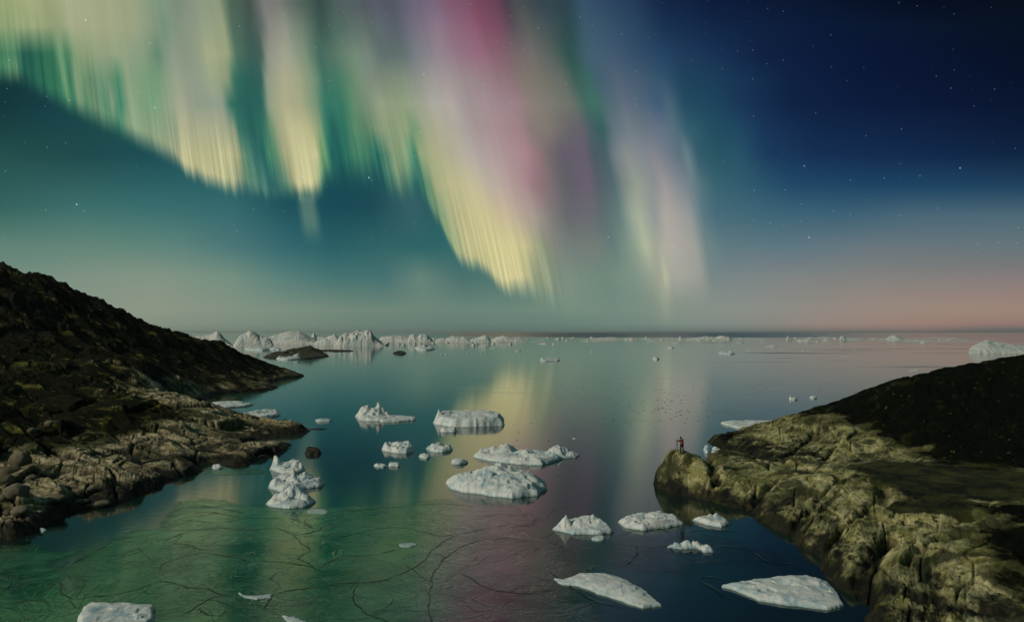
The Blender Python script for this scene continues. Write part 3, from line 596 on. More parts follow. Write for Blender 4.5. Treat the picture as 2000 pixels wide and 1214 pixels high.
# ------------------------------------------------------------------ floating ice
def poly_sd(px, py, poly):
    """signed distance to a polygon, positive inside"""
    d = np.full(px.shape, 1e9); inside = np.zeros(px.shape, bool)
    n = len(poly)
    for i in range(n):
        ax, ay = poly[i]; bx, by = poly[(i + 1) % n]
        ex, ey = bx - ax, by - ay
        t = np.clip(((px - ax) * ex + (py - ay) * ey) / (ex * ex + ey * ey + 1e-12), 0, 1)
        d = np.minimum(d, np.hypot(px - ax - t * ex, py - ay - t * ey))
        c = ((ay > py) != (by > py)) & (px < (bx - ax) * (py - ay) / (by - ay + 1e-12) + ax)
        inside ^= c
    return np.where(inside, d, -d)
_seed = [100]
def ice_form(outline, rim, peaks, rough, seed, wall=0.25, res=1.0, facet=1.0, edge_noise=1.0, flat=0.0):
    """outline: world xy of the waterline; peaks: (x, y, height, radius); returns verts, faces around the outline's centre"""
    o = np.array(outline); cx, cy = o.mean(0)
    x0, y0 = o.min(0) - 0.3; x1, y1 = o.max(0) + 0.3
    w, dp = x1 - x0, y1 - y0
    px_m = cy / 717.0
    sx = max(px_m * 0.75 * res, w / 190); sy = max(px_m * 1.2 * res, dp / 150)
    sx = min(sx, w / 12); sy = min(sy, dp / 10)
    xs = np.arange(x0, x1 + sx, sx); ys = np.arange(y0, y1 + sy, sy)
    X, Y = np.meshgrid(xs, ys, indexing='ij')
    L = w                                          # feature size follows the piece
    ox, oy = (seed * 7.31) % 50, (seed * 3.77) % 50
    Xn, Yn = X / L + ox, Y / L + oy
    sd = poly_sd(X, Y, o)
    sd = sd + edge_noise * L * (0.035 * fbm(Xn * 6, Yn * 6, 4, seed) + 0.004 * pn(Xn * 24, Yn * 24, seed + 3))
    wl = wall * max(rim, 0.05) + px_m * 0.4
    top = np.full(X.shape, float(rim))
    for (qx, qy, h, r) in peaks:
        ang = (qx * 7.7 + h * 13) % 1.6 - 0.8
        ex = (X - qx) * math.cos(ang) + (Y - qy) * math.sin(ang); ey = (Y - qy) * math.cos(ang) - (X - qx) * math.sin(ang)
        wob = 1 + 0.5 * fbm(Xn * 7, Yn * 7, 3, seed + 9)
        dd = np.sqrt((ex / 1.25) ** 2 + (ey * 1.1) ** 2) / r * wob
        dd = np.where(ex > 0, dd * 1.25, dd * 0.9)
        top = np.maximum(top, rim + h * np.clip(1.05 - dd / 1.75, 0, 1) ** 1.25)
    e1, t1, l1 = cells(Xn * 7 + fbm(Xn * 9, Yn * 9, 2, seed) * 0.6, Yn * 9, seed + 20)
    e2, t2, l2 = cells(Xn * 19, Yn * 24, seed + 30)
    amp = rough * (0.9 * rim + 0.35 * (top - rim))
    top = top + amp * facet * (1.1 * t1 + 0.35 * (l1 - 0.5)) + amp * facet * 0.09 * (t2 + 0.4 * (l2 - 0.5))
    top = top + amp * 0.35 * fbm(Xn * 9, Yn * 11, 4, seed + 40)
    top = np.maximum(top, rim * 0.35)
    rise = np.clip(sd / wl, 0, 1) ** 0.6
    dome = sst(sd, -0.001, 0.10 * min(w, dp)) * (1 - flat) + flat
    z = np.where(sd > 0, rise * (rim * 0.45 + (top - rim * 0.45) * dome), -0.05 + np.maximum(sd / wl, -1) * 0.5)
    inside = sd > -wl * 1.5 - sx * 1.5
    keep = inside[:-1, :-1] | inside[1:, :-1] | inside[1:, 1:] | inside[:-1, 1:]
    v = np.stack([X - cx, Y - cy, z], -1).reshape(-1, 3)
    v2, f2, _ = compact(v, grid_faces(*X.shape, keep))
    # closed keel under the water
    n = len(v2); low = v2.copy(); low[:, 2] = np.minimum(-0.6, -0.5 * np.maximum(v2[:, 2], 0) - 0.6)
    e = {}
    for q in f2:
        for a, b in ((q[0], q[1]), (q[1], q[2]), (q[2], q[3]), (q[3], q[0])):
            if (b, a) in e: del e[(b, a)]
            else: e[(a, b)] = 1
    side = np.array([(b, a, a + n, b + n) for a, b in e]) if e else np.zeros((0, 4), int)
    return np.vstack([v2, low]), np.vstack([f2, f2[:, ::-1] + n, side]), (cx, cy)
def pol(c):                                        # photographed waterline -> world polygon
    return [tuple(W(a, b)[:2]) for a, b in c]
def ell(x0, x1, yb, yf, seed, n=22, sharp=0.0):
    """waterline seen between x0..x1 and yb (back) .. yf (front), irregular"""
    rnd = random.Random(seed); pts = []
    ph = rnd.random() * 6
    for i in range(n):
        a = 2 * math.pi * i / n
        k = 1 + 0.13 * math.sin(2 * a + ph) + 0.10 * math.sin(3 * a + 2 * ph) + 0.08 * (rnd.random() - 0.5)
        c = math.copysign(abs(math.cos(a)) ** (1 - 0.2), math.cos(a))
        pts.append(((x0 + x1) / 2 + (x1 - x0) / 2 * c * min(k, 1.0), (yb + yf) / 2 - (yf - yb) / 2 * math.sin(a) * k))
    return pts
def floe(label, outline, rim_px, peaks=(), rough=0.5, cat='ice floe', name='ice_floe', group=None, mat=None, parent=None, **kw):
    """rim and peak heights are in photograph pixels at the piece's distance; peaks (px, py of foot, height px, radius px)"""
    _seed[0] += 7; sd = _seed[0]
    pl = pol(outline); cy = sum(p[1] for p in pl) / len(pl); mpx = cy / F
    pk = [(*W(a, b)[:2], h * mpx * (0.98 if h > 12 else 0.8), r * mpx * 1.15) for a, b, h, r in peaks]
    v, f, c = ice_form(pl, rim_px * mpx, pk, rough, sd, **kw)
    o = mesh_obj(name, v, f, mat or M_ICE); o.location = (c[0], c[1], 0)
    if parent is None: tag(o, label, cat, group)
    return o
G1 = 'ice floes drifting in the bay'
floe('long flat pale floe with a low hump beside the left cove', [(385, 791), (420, 787), (455, 786), (495, 790), (480, 794), (440, 797), (400, 797)], 4, [(450, 790, 5, 14), (462, 790, 4, 10)], .35, group=G1, flat=.5)
floe('jagged tilted floe with a broken crest off the left promontory', [(458, 817), (480, 811), (510, 806), (547, 806), (548, 811), (525, 817), (500, 821), (475, 820)], 5, [(505, 811, 8, 9), (520, 809, 7, 10), (538, 808, 5, 9), (488, 814, 3, 12)], .6, group=G1)
floe('small low sliver of ice to the right of the promontory tip', ell(615, 648, 819, 824, 3), 3, [(632, 822, 3, 7)], .4, group=G1)
floe('humped floe with a pointed crest, left of the long flat slab', ell(690, 768, 809, 822, 5), 6, [(717, 814, 18, 12), (738, 814, 16, 15), (700, 816, 4, 14)], .6, group=G1)
floe('thin flat slab touching the floe with the pointed crest', [(738, 820), (760, 814), (790, 814), (814, 817), (812, 821), (780, 824), (745, 825)], 4, [(760, 818, 4, 10), (780, 817, 2, 9)], .35, group=G1, flat=.6)
floe('large flat-topped floe with a knob on its left end and an undercut dark side', [(847, 828), (852, 816), (900, 814), (950, 812), (985, 820), (984, 831), (930, 834), (880, 834)], 15, [(854, 824, 13, 7), (866, 822, 6, 8), (950, 822, 4, 16)], .22, group=G1, flat=.7, wall=.55)
floe('small lumpy brash piece in front of the large flat-topped floe', ell(859, 893, 838, 845, 8), 5, [(870, 842, 4, 7), (884, 842, 4, 6)], .7, group=G1)
floe('rounded lumpy floe with a blunt left end in mid bay', ell(745, 810, 872, 885, 9), 9, [(755, 877, 7, 8), (780, 877, 6, 12), (798, 877, 7, 10)], .6, group=G1)
floe('small dome-shaped floe with a spiky top right of the rounded lumpy floe', ell(831, 885, 873, 883, 10), 6, [(855, 878, 9, 9), (872, 878, 5, 9)], .7, group=G1)
floe('little oval floe just below the dome-shaped floe', ell(818, 841, 888, 896, 11), 4, [(830, 892, 3, 6)], .5, group=G1)
floe('tiny pointed floe on the left of a pair in dark water', ell(729, 756, 907, 913, 12), 3, [(741, 910, 3, 6)], .6, group=G1)
floe('tiny flat floe on the right of a pair in dark water', ell(758, 782, 906, 912, 13), 5, [(770, 909, 2, 6)], .5, group=G1)
floe('small pyramid of ice left of the long jagged floe', ell(880, 915, 899, 907, 14), 3, [(898, 904, 9, 10)], .5, group=G1)
floe('long jagged floe with a row of broken crests in mid bay', [(921, 892), (940, 884), (990, 884), (1040, 884), (1078, 888), (1098, 897), (1060, 909), (1000, 906), (950, 899)], 9, [(965, 890, 12, 9), (990, 890, 15, 13), (1020, 893, 10, 12), (1045, 897, 6, 12), (940, 891, 3, 12)], .55, group=G1)
floe('rounded humped floe off the right end of the long jagged floe', [(1056, 893), (1075, 884), (1110, 883), (1133, 889), (1125, 894), (1095, 897), (1075, 897)], 5, [(1092, 889, 15, 16), (1080, 890, 6, 10), (1115, 889, 4, 9)], .45, group=G1)
floe('biggest floe, a ridged grey-white mound in the middle of the bay', [(868, 943), (900, 932), (950, 926), (1010, 928), (1055, 938), (1069, 955), (1050, 968), (1000, 973), (940, 966), (900, 961), (875, 952)], 14, [(975, 946, 26, 40), (1015, 950, 17, 36), (925, 946, 9, 26), (955, 940, 8, 18)], .36, group=G1, flat=.1)
floe('uppermost of three stacked floes, with an upright horn on its left', ell(527, 596, 910, 925, 17), 6, [(537, 917, 22, 8), (533, 919, 9, 8), (575, 916, 14, 14), (558, 918, 7, 10)], .5, group=G1)
floe('middle of three stacked floes, widest, with a low arm to the right', [(523, 952), (530, 940), (560, 936), (600, 936), (638, 944), (625, 951), (590, 955), (550, 962)], 9, [(570, 946, 16, 17), (595, 944, 13, 14), (540, 950, 9, 14), (620, 945, 4, 14)], .5, group=G1)
floe('lowest of three stacked floes, with a rounded crown in the middle', [(519, 984), (535, 974), (570, 968), (600, 974), (617, 980), (600, 990), (565, 994), (530, 990)], 9, [(575, 979, 26, 15), (590, 979, 14, 15), (545, 981, 7, 14)], .42, group=G1)
floe('white floe with an upright tooth on its left and a fluted wall behind', [(1079, 1034), (1100, 1026), (1140, 1022), (1180, 1028), (1201, 1040), (1175, 1044), (1120, 1043)], 8, [(1106, 1034, 22, 7), (1086, 1036, 9, 8), (1137, 1030, 14, 17), (1150, 1029, 15, 20), (1160, 1029, 17, 9), (1170, 1030, 12, 20), (1185, 1035, 7, 14)], .32, group=G1)
floe('small half-sunk ice lump below the floe with the upright tooth', ell(1154, 1185, 1047, 1056, 20), 3, [(1168, 1052, 2, 9)], .3, group=G1)
floe('broad flat-crested floe with blue hollows, near the photographer\'s rock', [(1205, 1020), (1240, 1011), (1290, 1007), (1325, 1014), (1337, 1025), (1300, 1031), (1255, 1036), (1220, 1030)], 9, [(1270, 1017, 7, 26), (1310, 1018, 5, 18), (1235, 1021, 3, 16)], .55, group=G1)
floe('small smooth floe with two knobs on top, close to the right shore', [(1352, 1016), (1380, 1011), (1415, 1012), (1427, 1024), (1410, 1030), (1380, 1025)], 7, [(1388, 1016, 9, 5), (1399, 1016, 10, 5), (1375, 1018, 3, 16)], .22, group=G1)
floe('narrow rubbly floe of small broken lumps with a curled right end', [(1303, 1069), (1330, 1063), (1365, 1063), (1393, 1072), (1394, 1078), (1375, 1079), (1362, 1071), (1330, 1073)], 5, [(1322, 1067, 4, 8), (1345, 1066, 8, 8), (1362, 1067, 4, 7), (1384, 1074, 6, 8)], .8, group=G1, facet=1.3)
floe('large smooth wedge-shaped floe pointing down to the right, at the bottom of the bay', [(1080, 1131), (1100, 1133), (1135, 1122), (1180, 1121), (1225, 1135), (1265, 1158), (1290, 1183), (1255, 1189), (1215, 1174), (1165, 1158), (1130, 1146), (1096, 1142)], 6, [(1175, 1138, 7, 34), (1215, 1153, 7, 26), (1240, 1168, 5, 22), (1135, 1134, 4, 16)], .26, group=G1, flat=.35)
floe('largest near floe, broad and snow-white with a ragged front, beside the right shore', [(1408, 1146), (1432, 1140), (1470, 1134), (1520, 1130), (1575, 1126), (1608, 1134), (1632, 1152), (1648, 1182), (1615, 1190), (1570, 1186), (1510, 1178), (1480, 1172), (1440, 1155)], 8, [(1552, 1142, 12, 20), (1600, 1147, 9, 14), (1500, 1148, 5, 26), (1440, 1146, 3, 10), (1580, 1165, 3, 30)], .38, group=G1, flat=.25)
floe('blocky flat-topped floe with blue furrows cut by the bottom edge', [(150, 1216), (160, 1195), (180, 1186), (250, 1188), (300, 1190), (303, 1206), (285, 1240), (210, 1250), (155, 1238)], 13, [(225, 1205, 3, 60)], .28, group=G1, flat=.8, wall=.3)
floe('thin crescent of grey ice frozen into the green sheet', [(463, 1157), (475, 1163), (500, 1164), (535, 1160), (530, 1168), (500, 1172), (475, 1167)], 3, [(470, 1160, 4, 8)], .5, group=G1, flat=.5)
floe('low grey ice scrap at the bottom edge of the photo', [(550, 1203), (575, 1205), (602, 1216), (590, 1224), (560, 1217)], 4, [], .5, group=G1, flat=.5)
floe('small round grey pan of ice frozen in right of the crescent', ell(778, 816, 1060, 1069, 31), 2, [], .4, group=G1, flat=.6)
floe('long low white floe lying behind the right-hand outcrop', [(1405, 827), (1430, 823), (1480, 823), (1528, 824), (1530, 834), (1500, 839), (1440, 837), (1425, 832)], 4, [(1508, 830, 5, 6), (1430, 828, 2, 12), (1480, 828, 2, 14)], .5, group=G1, flat=.6)
floe('white ice block in the inlet behind the photographer\'s knoll', [(1386, 889), (1392, 882), (1415, 881), (1432, 889), (1420, 893), (1395, 893)], 5, [(1397, 886, 11, 11), (1404, 886, 4, 4), (1416, 888, 5, 12)], .3, group=G1)
floe('blue glassy ice lump left of the white block in the inlet', ell(1373, 1388, 876, 885, 33), 6, [(1381, 881, 8, 7)], .2, group=G1)
floe('small floe with an upright fin in the open water right of centre', ell(1540, 1558, 777, 782, 34), 2, [(1543, 780, 12, 2.5), (1550, 780, 4, 6)], .3, group=G1)
floe('tiny low floe right of the floe with the upright fin', ell(1580, 1596, 775, 779, 35), 2, [(1589, 777, 3, 5)], .3, group=G1)
floe('thin pancake ring of ice below the three stacked floes', ell(600, 641, 993, 1005, 36), 1.2, [], .4, group=G1, flat=.7)
floe('crumb of white ice against the left promontory', ell(412, 436, 910, 916, 37), 4, [(418, 913, 3, 4), (428, 913, 5, 4)], .7, group=G1)
floe('white ice pebble off the boulders at the lower left', ell(76, 92, 1032, 1039, 38), 3, [], .2, group=G1)
floe('low oblong floe with a knob in the water below the horizon brash', ell(1054, 1094, 701, 706, 39), 2, [(1060, 704, 5, 5), (1073, 703, 3, 6)], .5, group=G1)
floe('lone small white lump right of the low oblong floe', ell(1274, 1288, 699, 703, 40), 3, [(1280, 701, 3, 4)], .4, group=G1)
floe('cluster-like floe of three white teeth near the horizon', ell(1403, 1436, 688, 692, 41), 2, [(1408, 690, 4, 3), (1416, 690, 5, 3), (1428, 690, 4, 3)], .6, group=G1)
floe('white floe with a peaked middle behind the dark rock', ell(808, 850, 678, 684, 42), 3, [(829, 681, 8, 6), (818, 682, 4, 6), (838, 681, 4, 6)], .6, group=G1)
floe('white berg bit with two peaks grounded on the islet', ell(539, 591, 698, 703, 43), 3, [(546, 701, 6, 6), (566, 701, 3, 6), (583, 700, 11, 6)], .5, group=G1)
floe('low white floe in front of the tall fluted iceberg', ell(478, 526, 680, 685, 44), 4, [(500, 682, 4, 12)], .4, group=G1)
floe('small low floe between the fluted iceberg and the islet', ell(527, 549, 680, 684, 45), 3, [(540, 682, 2, 6)], .4, group=G1)

def berg(label, prof, base, depth_m, name='iceberg', rough=0.35, fold=0.0, steep=2.2, group='icebergs along the horizon'):
    """prof: skyline (px, py); base: photographed waterline row"""
    _seed[0] += 7; sd = _seed[0]
    Y0 = CAMZ * F / (base - 648.0); mpx = Y0 / F
    xs0, xs1 = (prof[0][0] - 1000) * mpx, (prof[-1][0] - 1000) * mpx
    w = xs1 - xs0; nx = int(min(260, max(24, (prof[-1][0] - prof[0][0]) * 0.9))); ny = 40
    t = np.linspace(0, 1, nx); b = np.linspace(0, 1, ny)
    T, B = np.meshgrid(t, b, indexing='ij')
    ht = np.interp(T * (prof[-1][0] - prof[0][0]) + prof[0][0], [p[0] for p in prof], [(base - p[1]) * mpx * 0.93 for p in prof])
    ht = ht + np.abs(ht).mean() * 0.10 * fbm(T * w / 18, B * 2, 4, sd)
    crest = 0.45 + 0.18 * fbm(T * w / 30, B * 0 + 3.3, 2, sd + 1)
    fall = np.where(B < crest, (B / crest), (1 - B) / (1 - crest)); fall = np.clip(fall, 0, 1)
    fall = np.clip(fall * steep, 0, 1) ** 0.55
    X = xs0 + T * w; Yw = Y0 + B * depth_m - fold * np.abs(np.sin(T * w / 5.0 + 2 * fbm(T * w / 20, B * 2, 2, sd))) * np.minimum(fall, 1 - fall * 0.6) * 4
    e1, t1, l1 = cells(T * w / 9, B * depth_m / 9, sd + 5); e2, t2, l2 = cells(T * w / 3.6, B * depth_m / 4, sd + 8)
    body = ht * fall
    Z = body * (1 + rough * (0.35 * t1 + 0.35 * (l1 - 0.5) - 0.25 * sst(e1, 0.1, 0) + 0.22 * t2 + 0.15 * (l2 - 0.5)) * (1 - 0.5 * fall ** 6)) - 0.4
    ed = (T == 0) | (T == 1) | (B == 0) | (B == 1)
    Z = np.where(ed, -3.0, Z)
    X = X * (Yw / Y0)
    v = np.stack([X, Yw, Z], -1).reshape(-1, 3); n = len(v)
    f = grid_faces(nx, ny)
    c = np.array([(xs0 + xs1) / 2, Y0 + depth_m / 2, 0]); v = v - c
    low = v.copy(); low[:, 2] = -3.05
    # bottom skirt closes the block
    f2 = np.vstack([f, f[:, ::-1] + n])
    o = mesh_obj(name, np.vstack([v, low]), f2, M_FAR); o.location = c
    return tag(o, label, 'iceberg', group)
berg('pale iceberg slope just showing over the crest of the left hill', [(345, 655), (362, 646), (376, 653), (390, 660)], 676, 40, rough=.2)
berg('pointed triangular iceberg right behind the left hill', [(376, 658), (384, 655), (398, 653), (412, 651), (424, 643), (432, 650), (441, 661), (456, 674)], 675, 45, rough=.2)
berg('tall cream iceberg with vertical flutes', [(455, 676), (464, 660), (470, 652), (482, 646), (486, 642), (498, 648), (508, 654), (520, 657), (530, 662), (535, 674)], 677, 45, rough=.35, fold=.6)
berg('broad bluish iceberg with smooth sloping flanks behind the fluted one', [(503, 668), (520, 658), (538, 651), (560, 645), (572, 642), (585, 643), (596, 650), (612, 658), (628, 668)], 672, 90, rough=.12, steep=1.0)
berg('low iceberg with a small pointed top behind the rubbly cluster', [(588, 664), (600, 657), (608, 655), (613, 648), (618, 655), (634, 657), (640, 668)], 669, 60, rough=.3)
berg('rubbly low iceberg lying left of the big broken cluster', [(612, 673), (620, 664), (632, 659), (642, 654), (655, 652), (664, 660), (672, 674)], 675, 40, rough=.7)
berg('big broken iceberg cluster with tumbled blocks and a domed top', [(655, 672), (664, 654), (674, 650), (684, 652), (692, 646), (706, 644), (718, 643), (726, 648), (732, 656), (742, 664), (750, 672)], 676, 55, rough=.8)
berg('flat low iceberg with a level top right of the broken cluster', [(735, 668), (745, 657), (760, 655), (782, 654), (798, 656), (806, 667)], 669, 90, rough=.25)
berg('blocky twin-topped iceberg in front of the flat low one', [(795, 668), (800, 654), (808, 651), (816, 656), (822, 651), (834, 652), (842, 660), (850, 668)], 670, 45, rough=.7)
berg('long low rubbly iceberg right of the twin-topped one', [(848, 668), (860, 661), (872, 660), (884, 655), (900, 656), (912, 659), (925, 667)], 669, 50, rough=.6)
berg('wedge-shaped iceberg with one sharp point near the dark band', [(908, 667), (925, 660), (938, 656), (948, 652), (956, 658), (960, 668)], 669, 50, rough=.3)
berg('low flat iceberg trailing off right of the sharp-pointed one', [(955, 666), (972, 657), (985, 654), (1000, 658), (1020, 661), (1032, 665)], 667, 70, rough=.4)
berg('large sunlit-pink iceberg at the right edge behind the shore', [(1890, 688), (1893, 678), (1905, 670), (1918, 664), (1928, 661), (1938, 664), (1960, 668), (1985, 672), (2010, 675), (2060, 684)], 690, 60, rough=.12, steep=1.1)
berg('thin bright iceberg line with a rounded left knob on the horizon', [(1324, 663), (1328, 655), (1333, 658), (1340, 661), (1360, 659), (1378, 656), (1395, 658), (1410, 655), (1424, 657), (1430, 663)], 664, 60, rough=.7)
berg('small flat iceberg alone on the dark horizon band', [(1218, 663), (1224, 659), (1236, 658), (1246, 663)], 664, 60, rough=.4)
berg('little knobbed iceberg on the pink part of the horizon', [(1534, 662), (1538, 655), (1544, 658), (1552, 662)], 663, 40, rough=.4)
berg('low rubble iceberg right of the little knobbed one', [(1555, 667), (1566, 662), (1580, 661), (1596, 666)], 667, 40, rough=.7)
berg('small upright iceberg with a low tail on the pink horizon', [(1638, 663), (1642, 655), (1648, 656), (1652, 660), (1672, 660), (1690, 663)], 664, 60, rough=.4)
berg('rounded dome-like iceberg farthest right on the horizon', [(1727, 663), (1736, 656), (1746, 653), (1754, 655), (1764, 662)], 664, 60, rough=.3)

# scattered flat floes toward the horizon
rnd = random.Random(5)
protos = []
for k in range(5):
    pts = [(math.cos(a) * (0.5 + 0.08 * rnd.random()), math.sin(a) * (0.5 + 0.12 * rnd.random()) + 700) for a in np.linspace(0, 6.283, 18)[:-1]]
    _seed[0] += 3
    v, f, c = ice_form(pts, 0.045, [(0.2 * rnd.random(), 700, 0.05, 0.2)], 0.6, _seed[0], res=0.06, edge_noise=1.6)
    protos.append((v, f))
proto_me = []
n_sc = 0
def scatter(px, py, wpx, asp, hpx, label, group, dark=False):
    global n_sc
    k = rnd.randrange(5)
    q = W(px, py); mpx = q[1] / F
    if len(proto_me) <= k * 2 + dark or not isinstance(proto_me[k * 2 + dark], bpy.types.Mesh):
        pass
    o = bpy.data.objects.new('ice_floe' if not dark else 'ice_fragment', proto_meshes[(k, dark)])
    COL.objects.link(o); o.location = (q[0], q[1], 0)
    o.scale = (wpx * mpx, wpx * mpx * asp, max(hpx * mpx / 0.09, 0.2 if not dark else 0.5)); o.rotation_euler = (0, 0, rnd.random() * 0.5 - 0.25)
    tag(o, label, 'ice floe' if not dark else 'ice fragment', group); n_sc += 1
def dark_ice():
    mt, b, _ = material('clear_black_ice')
    b.inputs['Base Color'].default_value = (0.02, 0.035, 0.035, 1); b.inputs['Roughness'].default_value = 0.45
    put(b.inputs['Normal'], bump(noise(pos(), 3.0, 4), 0.5, 0.05))
    return mt
M_DARKICE = dark_ice()
proto_meshes = {}
for k, (v, f) in enumerate(protos):
    for dk, mt in ((False, M_FAR), (True, M_DARKICE)):
        o = mesh_obj('ice_floe', v, f, mt); me = o.data; bpy.data.objects.remove(o); proto_meshes[(k, dk)] = me
GF = 'flat floes scattered along the horizon'
for i in range(120):
    t = rnd.random()
    px = rnd.uniform(560, 1880) if t < 0.7 else rnd.uniform(560, 1120)
    py = 660 + abs(rnd.gauss(0, 1)) * 5.0 + (2 if px < 1000 else 0)
    scatter(px, py, rnd.choice([6, 9, 14, 22, 34, 60, 80]) * rnd.uniform(.7, 1.2), rnd.uniform(0.8, 2.2), rnd.uniform(1.0, 3.0), 'thin white floe lying flat among the brash below the horizon', GF)
GB = 'broken blocks of ice in front of the horizon icebergs'
for i in range(70):
    px = rnd.choice([rnd.uniform(560, 1000), rnd.uniform(600, 960), rnd.uniform(960, 1450)])
    scatter(px, rnd.uniform(663, 675) if px < 1000 else rnd.uniform(660, 666), rnd.uniform(3, 12), rnd.uniform(.5, 1.2), rnd.uniform(2.5, 6.5), 'small broken ice block in the pack in front of the horizon icebergs', GB)
GM = 'tiny white floes on the open water'
for px, py, w_ in ((862, 692, 5), (871, 692, 5), (878, 692, 3), (914, 690, 4), (942, 691, 4), (965, 680, 22), (1012, 686, 12), (1156, 687, 5), (1088, 699, 7), (1310, 679, 14), (1461, 685, 3), (1568, 685, 3), (1654, 696, 3), (1670, 683, 3), (1780, 724, 7), (1790, 723, 12), (1835, 723, 10), (1122, 856, 9)):
    scatter(px, py, w_, 1.2, rnd.uniform(1.5, 3.0), 'tiny white floe alone on the open water of the outer bay', GM)
GD = 'dark ice fragments on the water'
for i in range(150):
    r_ = rnd.random()
    if r_ < .45: px, py = rnd.gauss(1310, 42), 797 + rnd.gauss(0, 16)
    elif r_ < .75: px, py = rnd.uniform(1000, 1640), rnd.uniform(745, 770)
    elif r_ < .9: px, py = rnd.uniform(1000, 1260), rnd.uniform(760, 870)
    else: px, py = rnd.uniform(920, 1100), rnd.uniform(905, 935)
    if px > 1500 and py > 800: continue
    scatter(px, py, rnd.uniform(2, 6), rnd.uniform(.5, 1.2), 0.3, 'small dark fragment of clear ice on the water', GD, True)

# ------------------------------------------------------------------ rocks standing in the water, and boulders
def sea_rock_material():
    mt, b, _ = material('dark_sea_rock')
    p = pos(); n1 = noise(p, 0.5, 5, 0.65); z = sep(p)[2]
    col = mixc(smooth(n1, 0.45, 0.62), (0.02, 0.02, 0.014, 1), (0.10, 0.10, 0.035, 1))
    col = mixc(smooth(z, 0.9, 0.3), col, (0.008, 0.008, 0.006, 1))
    put(b.inputs['Base Color'], col); b.inputs['Roughness'].default_value = 0.7
    put(b.inputs['Normal'], bump(n1, 0.8, 0.5))
    return mt
M_SROCK = sea_rock_material()
floe('long dark mossy islet with a low tail, below the fluted iceberg', [(515, 697), (530, 690), (570, 686), (620, 687), (638, 692), (641, 696), (600, 701), (560, 701), (525, 700)], 4, [(600, 693, 14, 24), (620, 690, 10, 14), (572, 694, 9, 16), (524, 697, 4, 8)], .8, cat='islet', name='rocky_islet', mat=M_SROCK)
floe('low dark skerry trailing off right of the islet', [(615, 684), (650, 683), (688, 684), (690, 686), (650, 687)], 1.2, [(622, 685, 4, 12)], .5, cat='skerry', name='skerry', mat=M_SROCK)
floe('small dark humped rock alone in the outer bay', ell(767, 794, 688, 692, 50), 2, [(782, 690, 5, 7)], .5, cat='rock', name='sea_rock', mat=M_SROCK)
floe('rounded wet black rock off the left promontory', ell(595, 628, 879, 890, 51), 7, [(606, 884, 6, 12)], .25, cat='rock', name='sea_rock', mat=M_SROCK)
floe('thin dark ledge awash at the tip of the left promontory', [(600, 838), (620, 836), (640, 837), (625, 839)], 1, [], .5, cat='rock', name='sea_rock', mat=M_SROCK)

def boulder_material():
    mt, b, _ = material('boulder_stone')
    p = pos(); n1 = noise(p, 0.8, 5, 0.6); n2 = noise(p, 6.0, 4, 0.65)
    col = mixc(smooth(n1, 0.4, 0.62), (0.20, 0.17, 0.115, 1), (0.085, 0.085, 0.035, 1))
    col = mixc(1.0, col, xyz(0.5 + n2, 0.5 + n2, 0.5 + n2), 'MULTIPLY')
    put(b.inputs['Base Color'], col); b.inputs['Roughness'].default_value = 0.85
    put(b.inputs['Normal'], bump(n2 + n1, 0.8, 0.12))
    return mt
M_BOULD = boulder_material()
def boulder(px, py, rpx, label, squash=0.75, group='boulders on the left shore'):
    q = land_l.hit(px, py)
    if q is None: q = W(px, py)
    r = rpx * q[1] / F
    _seed[0] += 1; rr = random.Random(_seed[0])
    n, k = 22, 14; vs = []
    for i in range(n):
        for j in range(k):
            th = 2 * math.pi * i / n; ph = math.pi * j / (k - 1)
            vs.append((math.cos(th) * math.sin(ph), math.sin(th) * math.sin(ph), math.cos(ph)))
    v = np.array(vs); sx = _seed[0] * 1.7
    e1, t1, l1 = cells(v[:, 0] * 1.3 + sx, v[:, 1] * 1.3 + v[:, 2] * 0.9, _seed[0])
    d = 1 + 0.16 * fbm(v[:, 0] * 1.5 + v[:, 2] + sx, v[:, 1] * 1.5 - v[:, 2], 3, _seed[0]) + 0.18 * t1
    v = v * d[:, None] * r * np.array([1.15, 0.95, squash])
    # poles stay single points
    v = v.reshape(n, k, 3); v[:, 0] = v[:, 0].mean(0); v[:, -1] = v[:, -1].mean(0); v = v.reshape(-1, 3)
    idx = np.arange(n * k).reshape(n, k); idn = np.roll(idx, -1, 0)
    f = np.stack([idx[:, :-1], idx[:, 1:], idn[:, 1:], idn[:, :-1]], -1).reshape(-1, 4)
    o = mesh_obj('boulder', v, f, M_BOULD); o.location = (q[0], q[1], q[2] + r * squash * 0.25)
    tag(o, label, 'boulder', group)
boulder(40, 905, 17, 'upright flat-topped pale boulder in front of the dark hollow', 1.1)
boulder(33, 965, 20, 'big round mossy boulder near the left edge, above the water', 0.8)
boulder(42, 1003, 16, 'low mossy boulder near the waterline at the lower left', 0.7)
boulder(16, 1003, 7, 'small pale stone left of the low mossy boulder', 0.8)
boulder(10, 940, 14, 'grey boulder half out of the left edge of the photo', 0.8)
boulder(20, 922, 17, 'wide pale boulder below the upright flat-topped one', 0.6)
boulder(98, 832, 9, 'lone round yellowish boulder up in the dark slope', 0.9)
boulder(62, 843, 7, 'small yellowish boulder on the dark slope, left of the lone round one', 0.9)
boulder(110, 978, 18, 'low wide mossy boulder at the edge of the dark wet rock', 0.5)
boulder(78, 1002, 7, 'small pebble-like stone right of the low mossy boulder', 0.7)
boulder(8, 975, 10, 'small brown boulder at the very left, above the waterline', 0.8)
boulder(62, 935, 9, 'small rounded stone between the pale boulders and the lit slab', 0.7)
boulder(160, 980, 12, 'flat olive stone on the dark waterline rock', 0.4)
boulder(200, 985, 14, 'flat weed-covered stone farthest right on the dark waterline', 0.4)

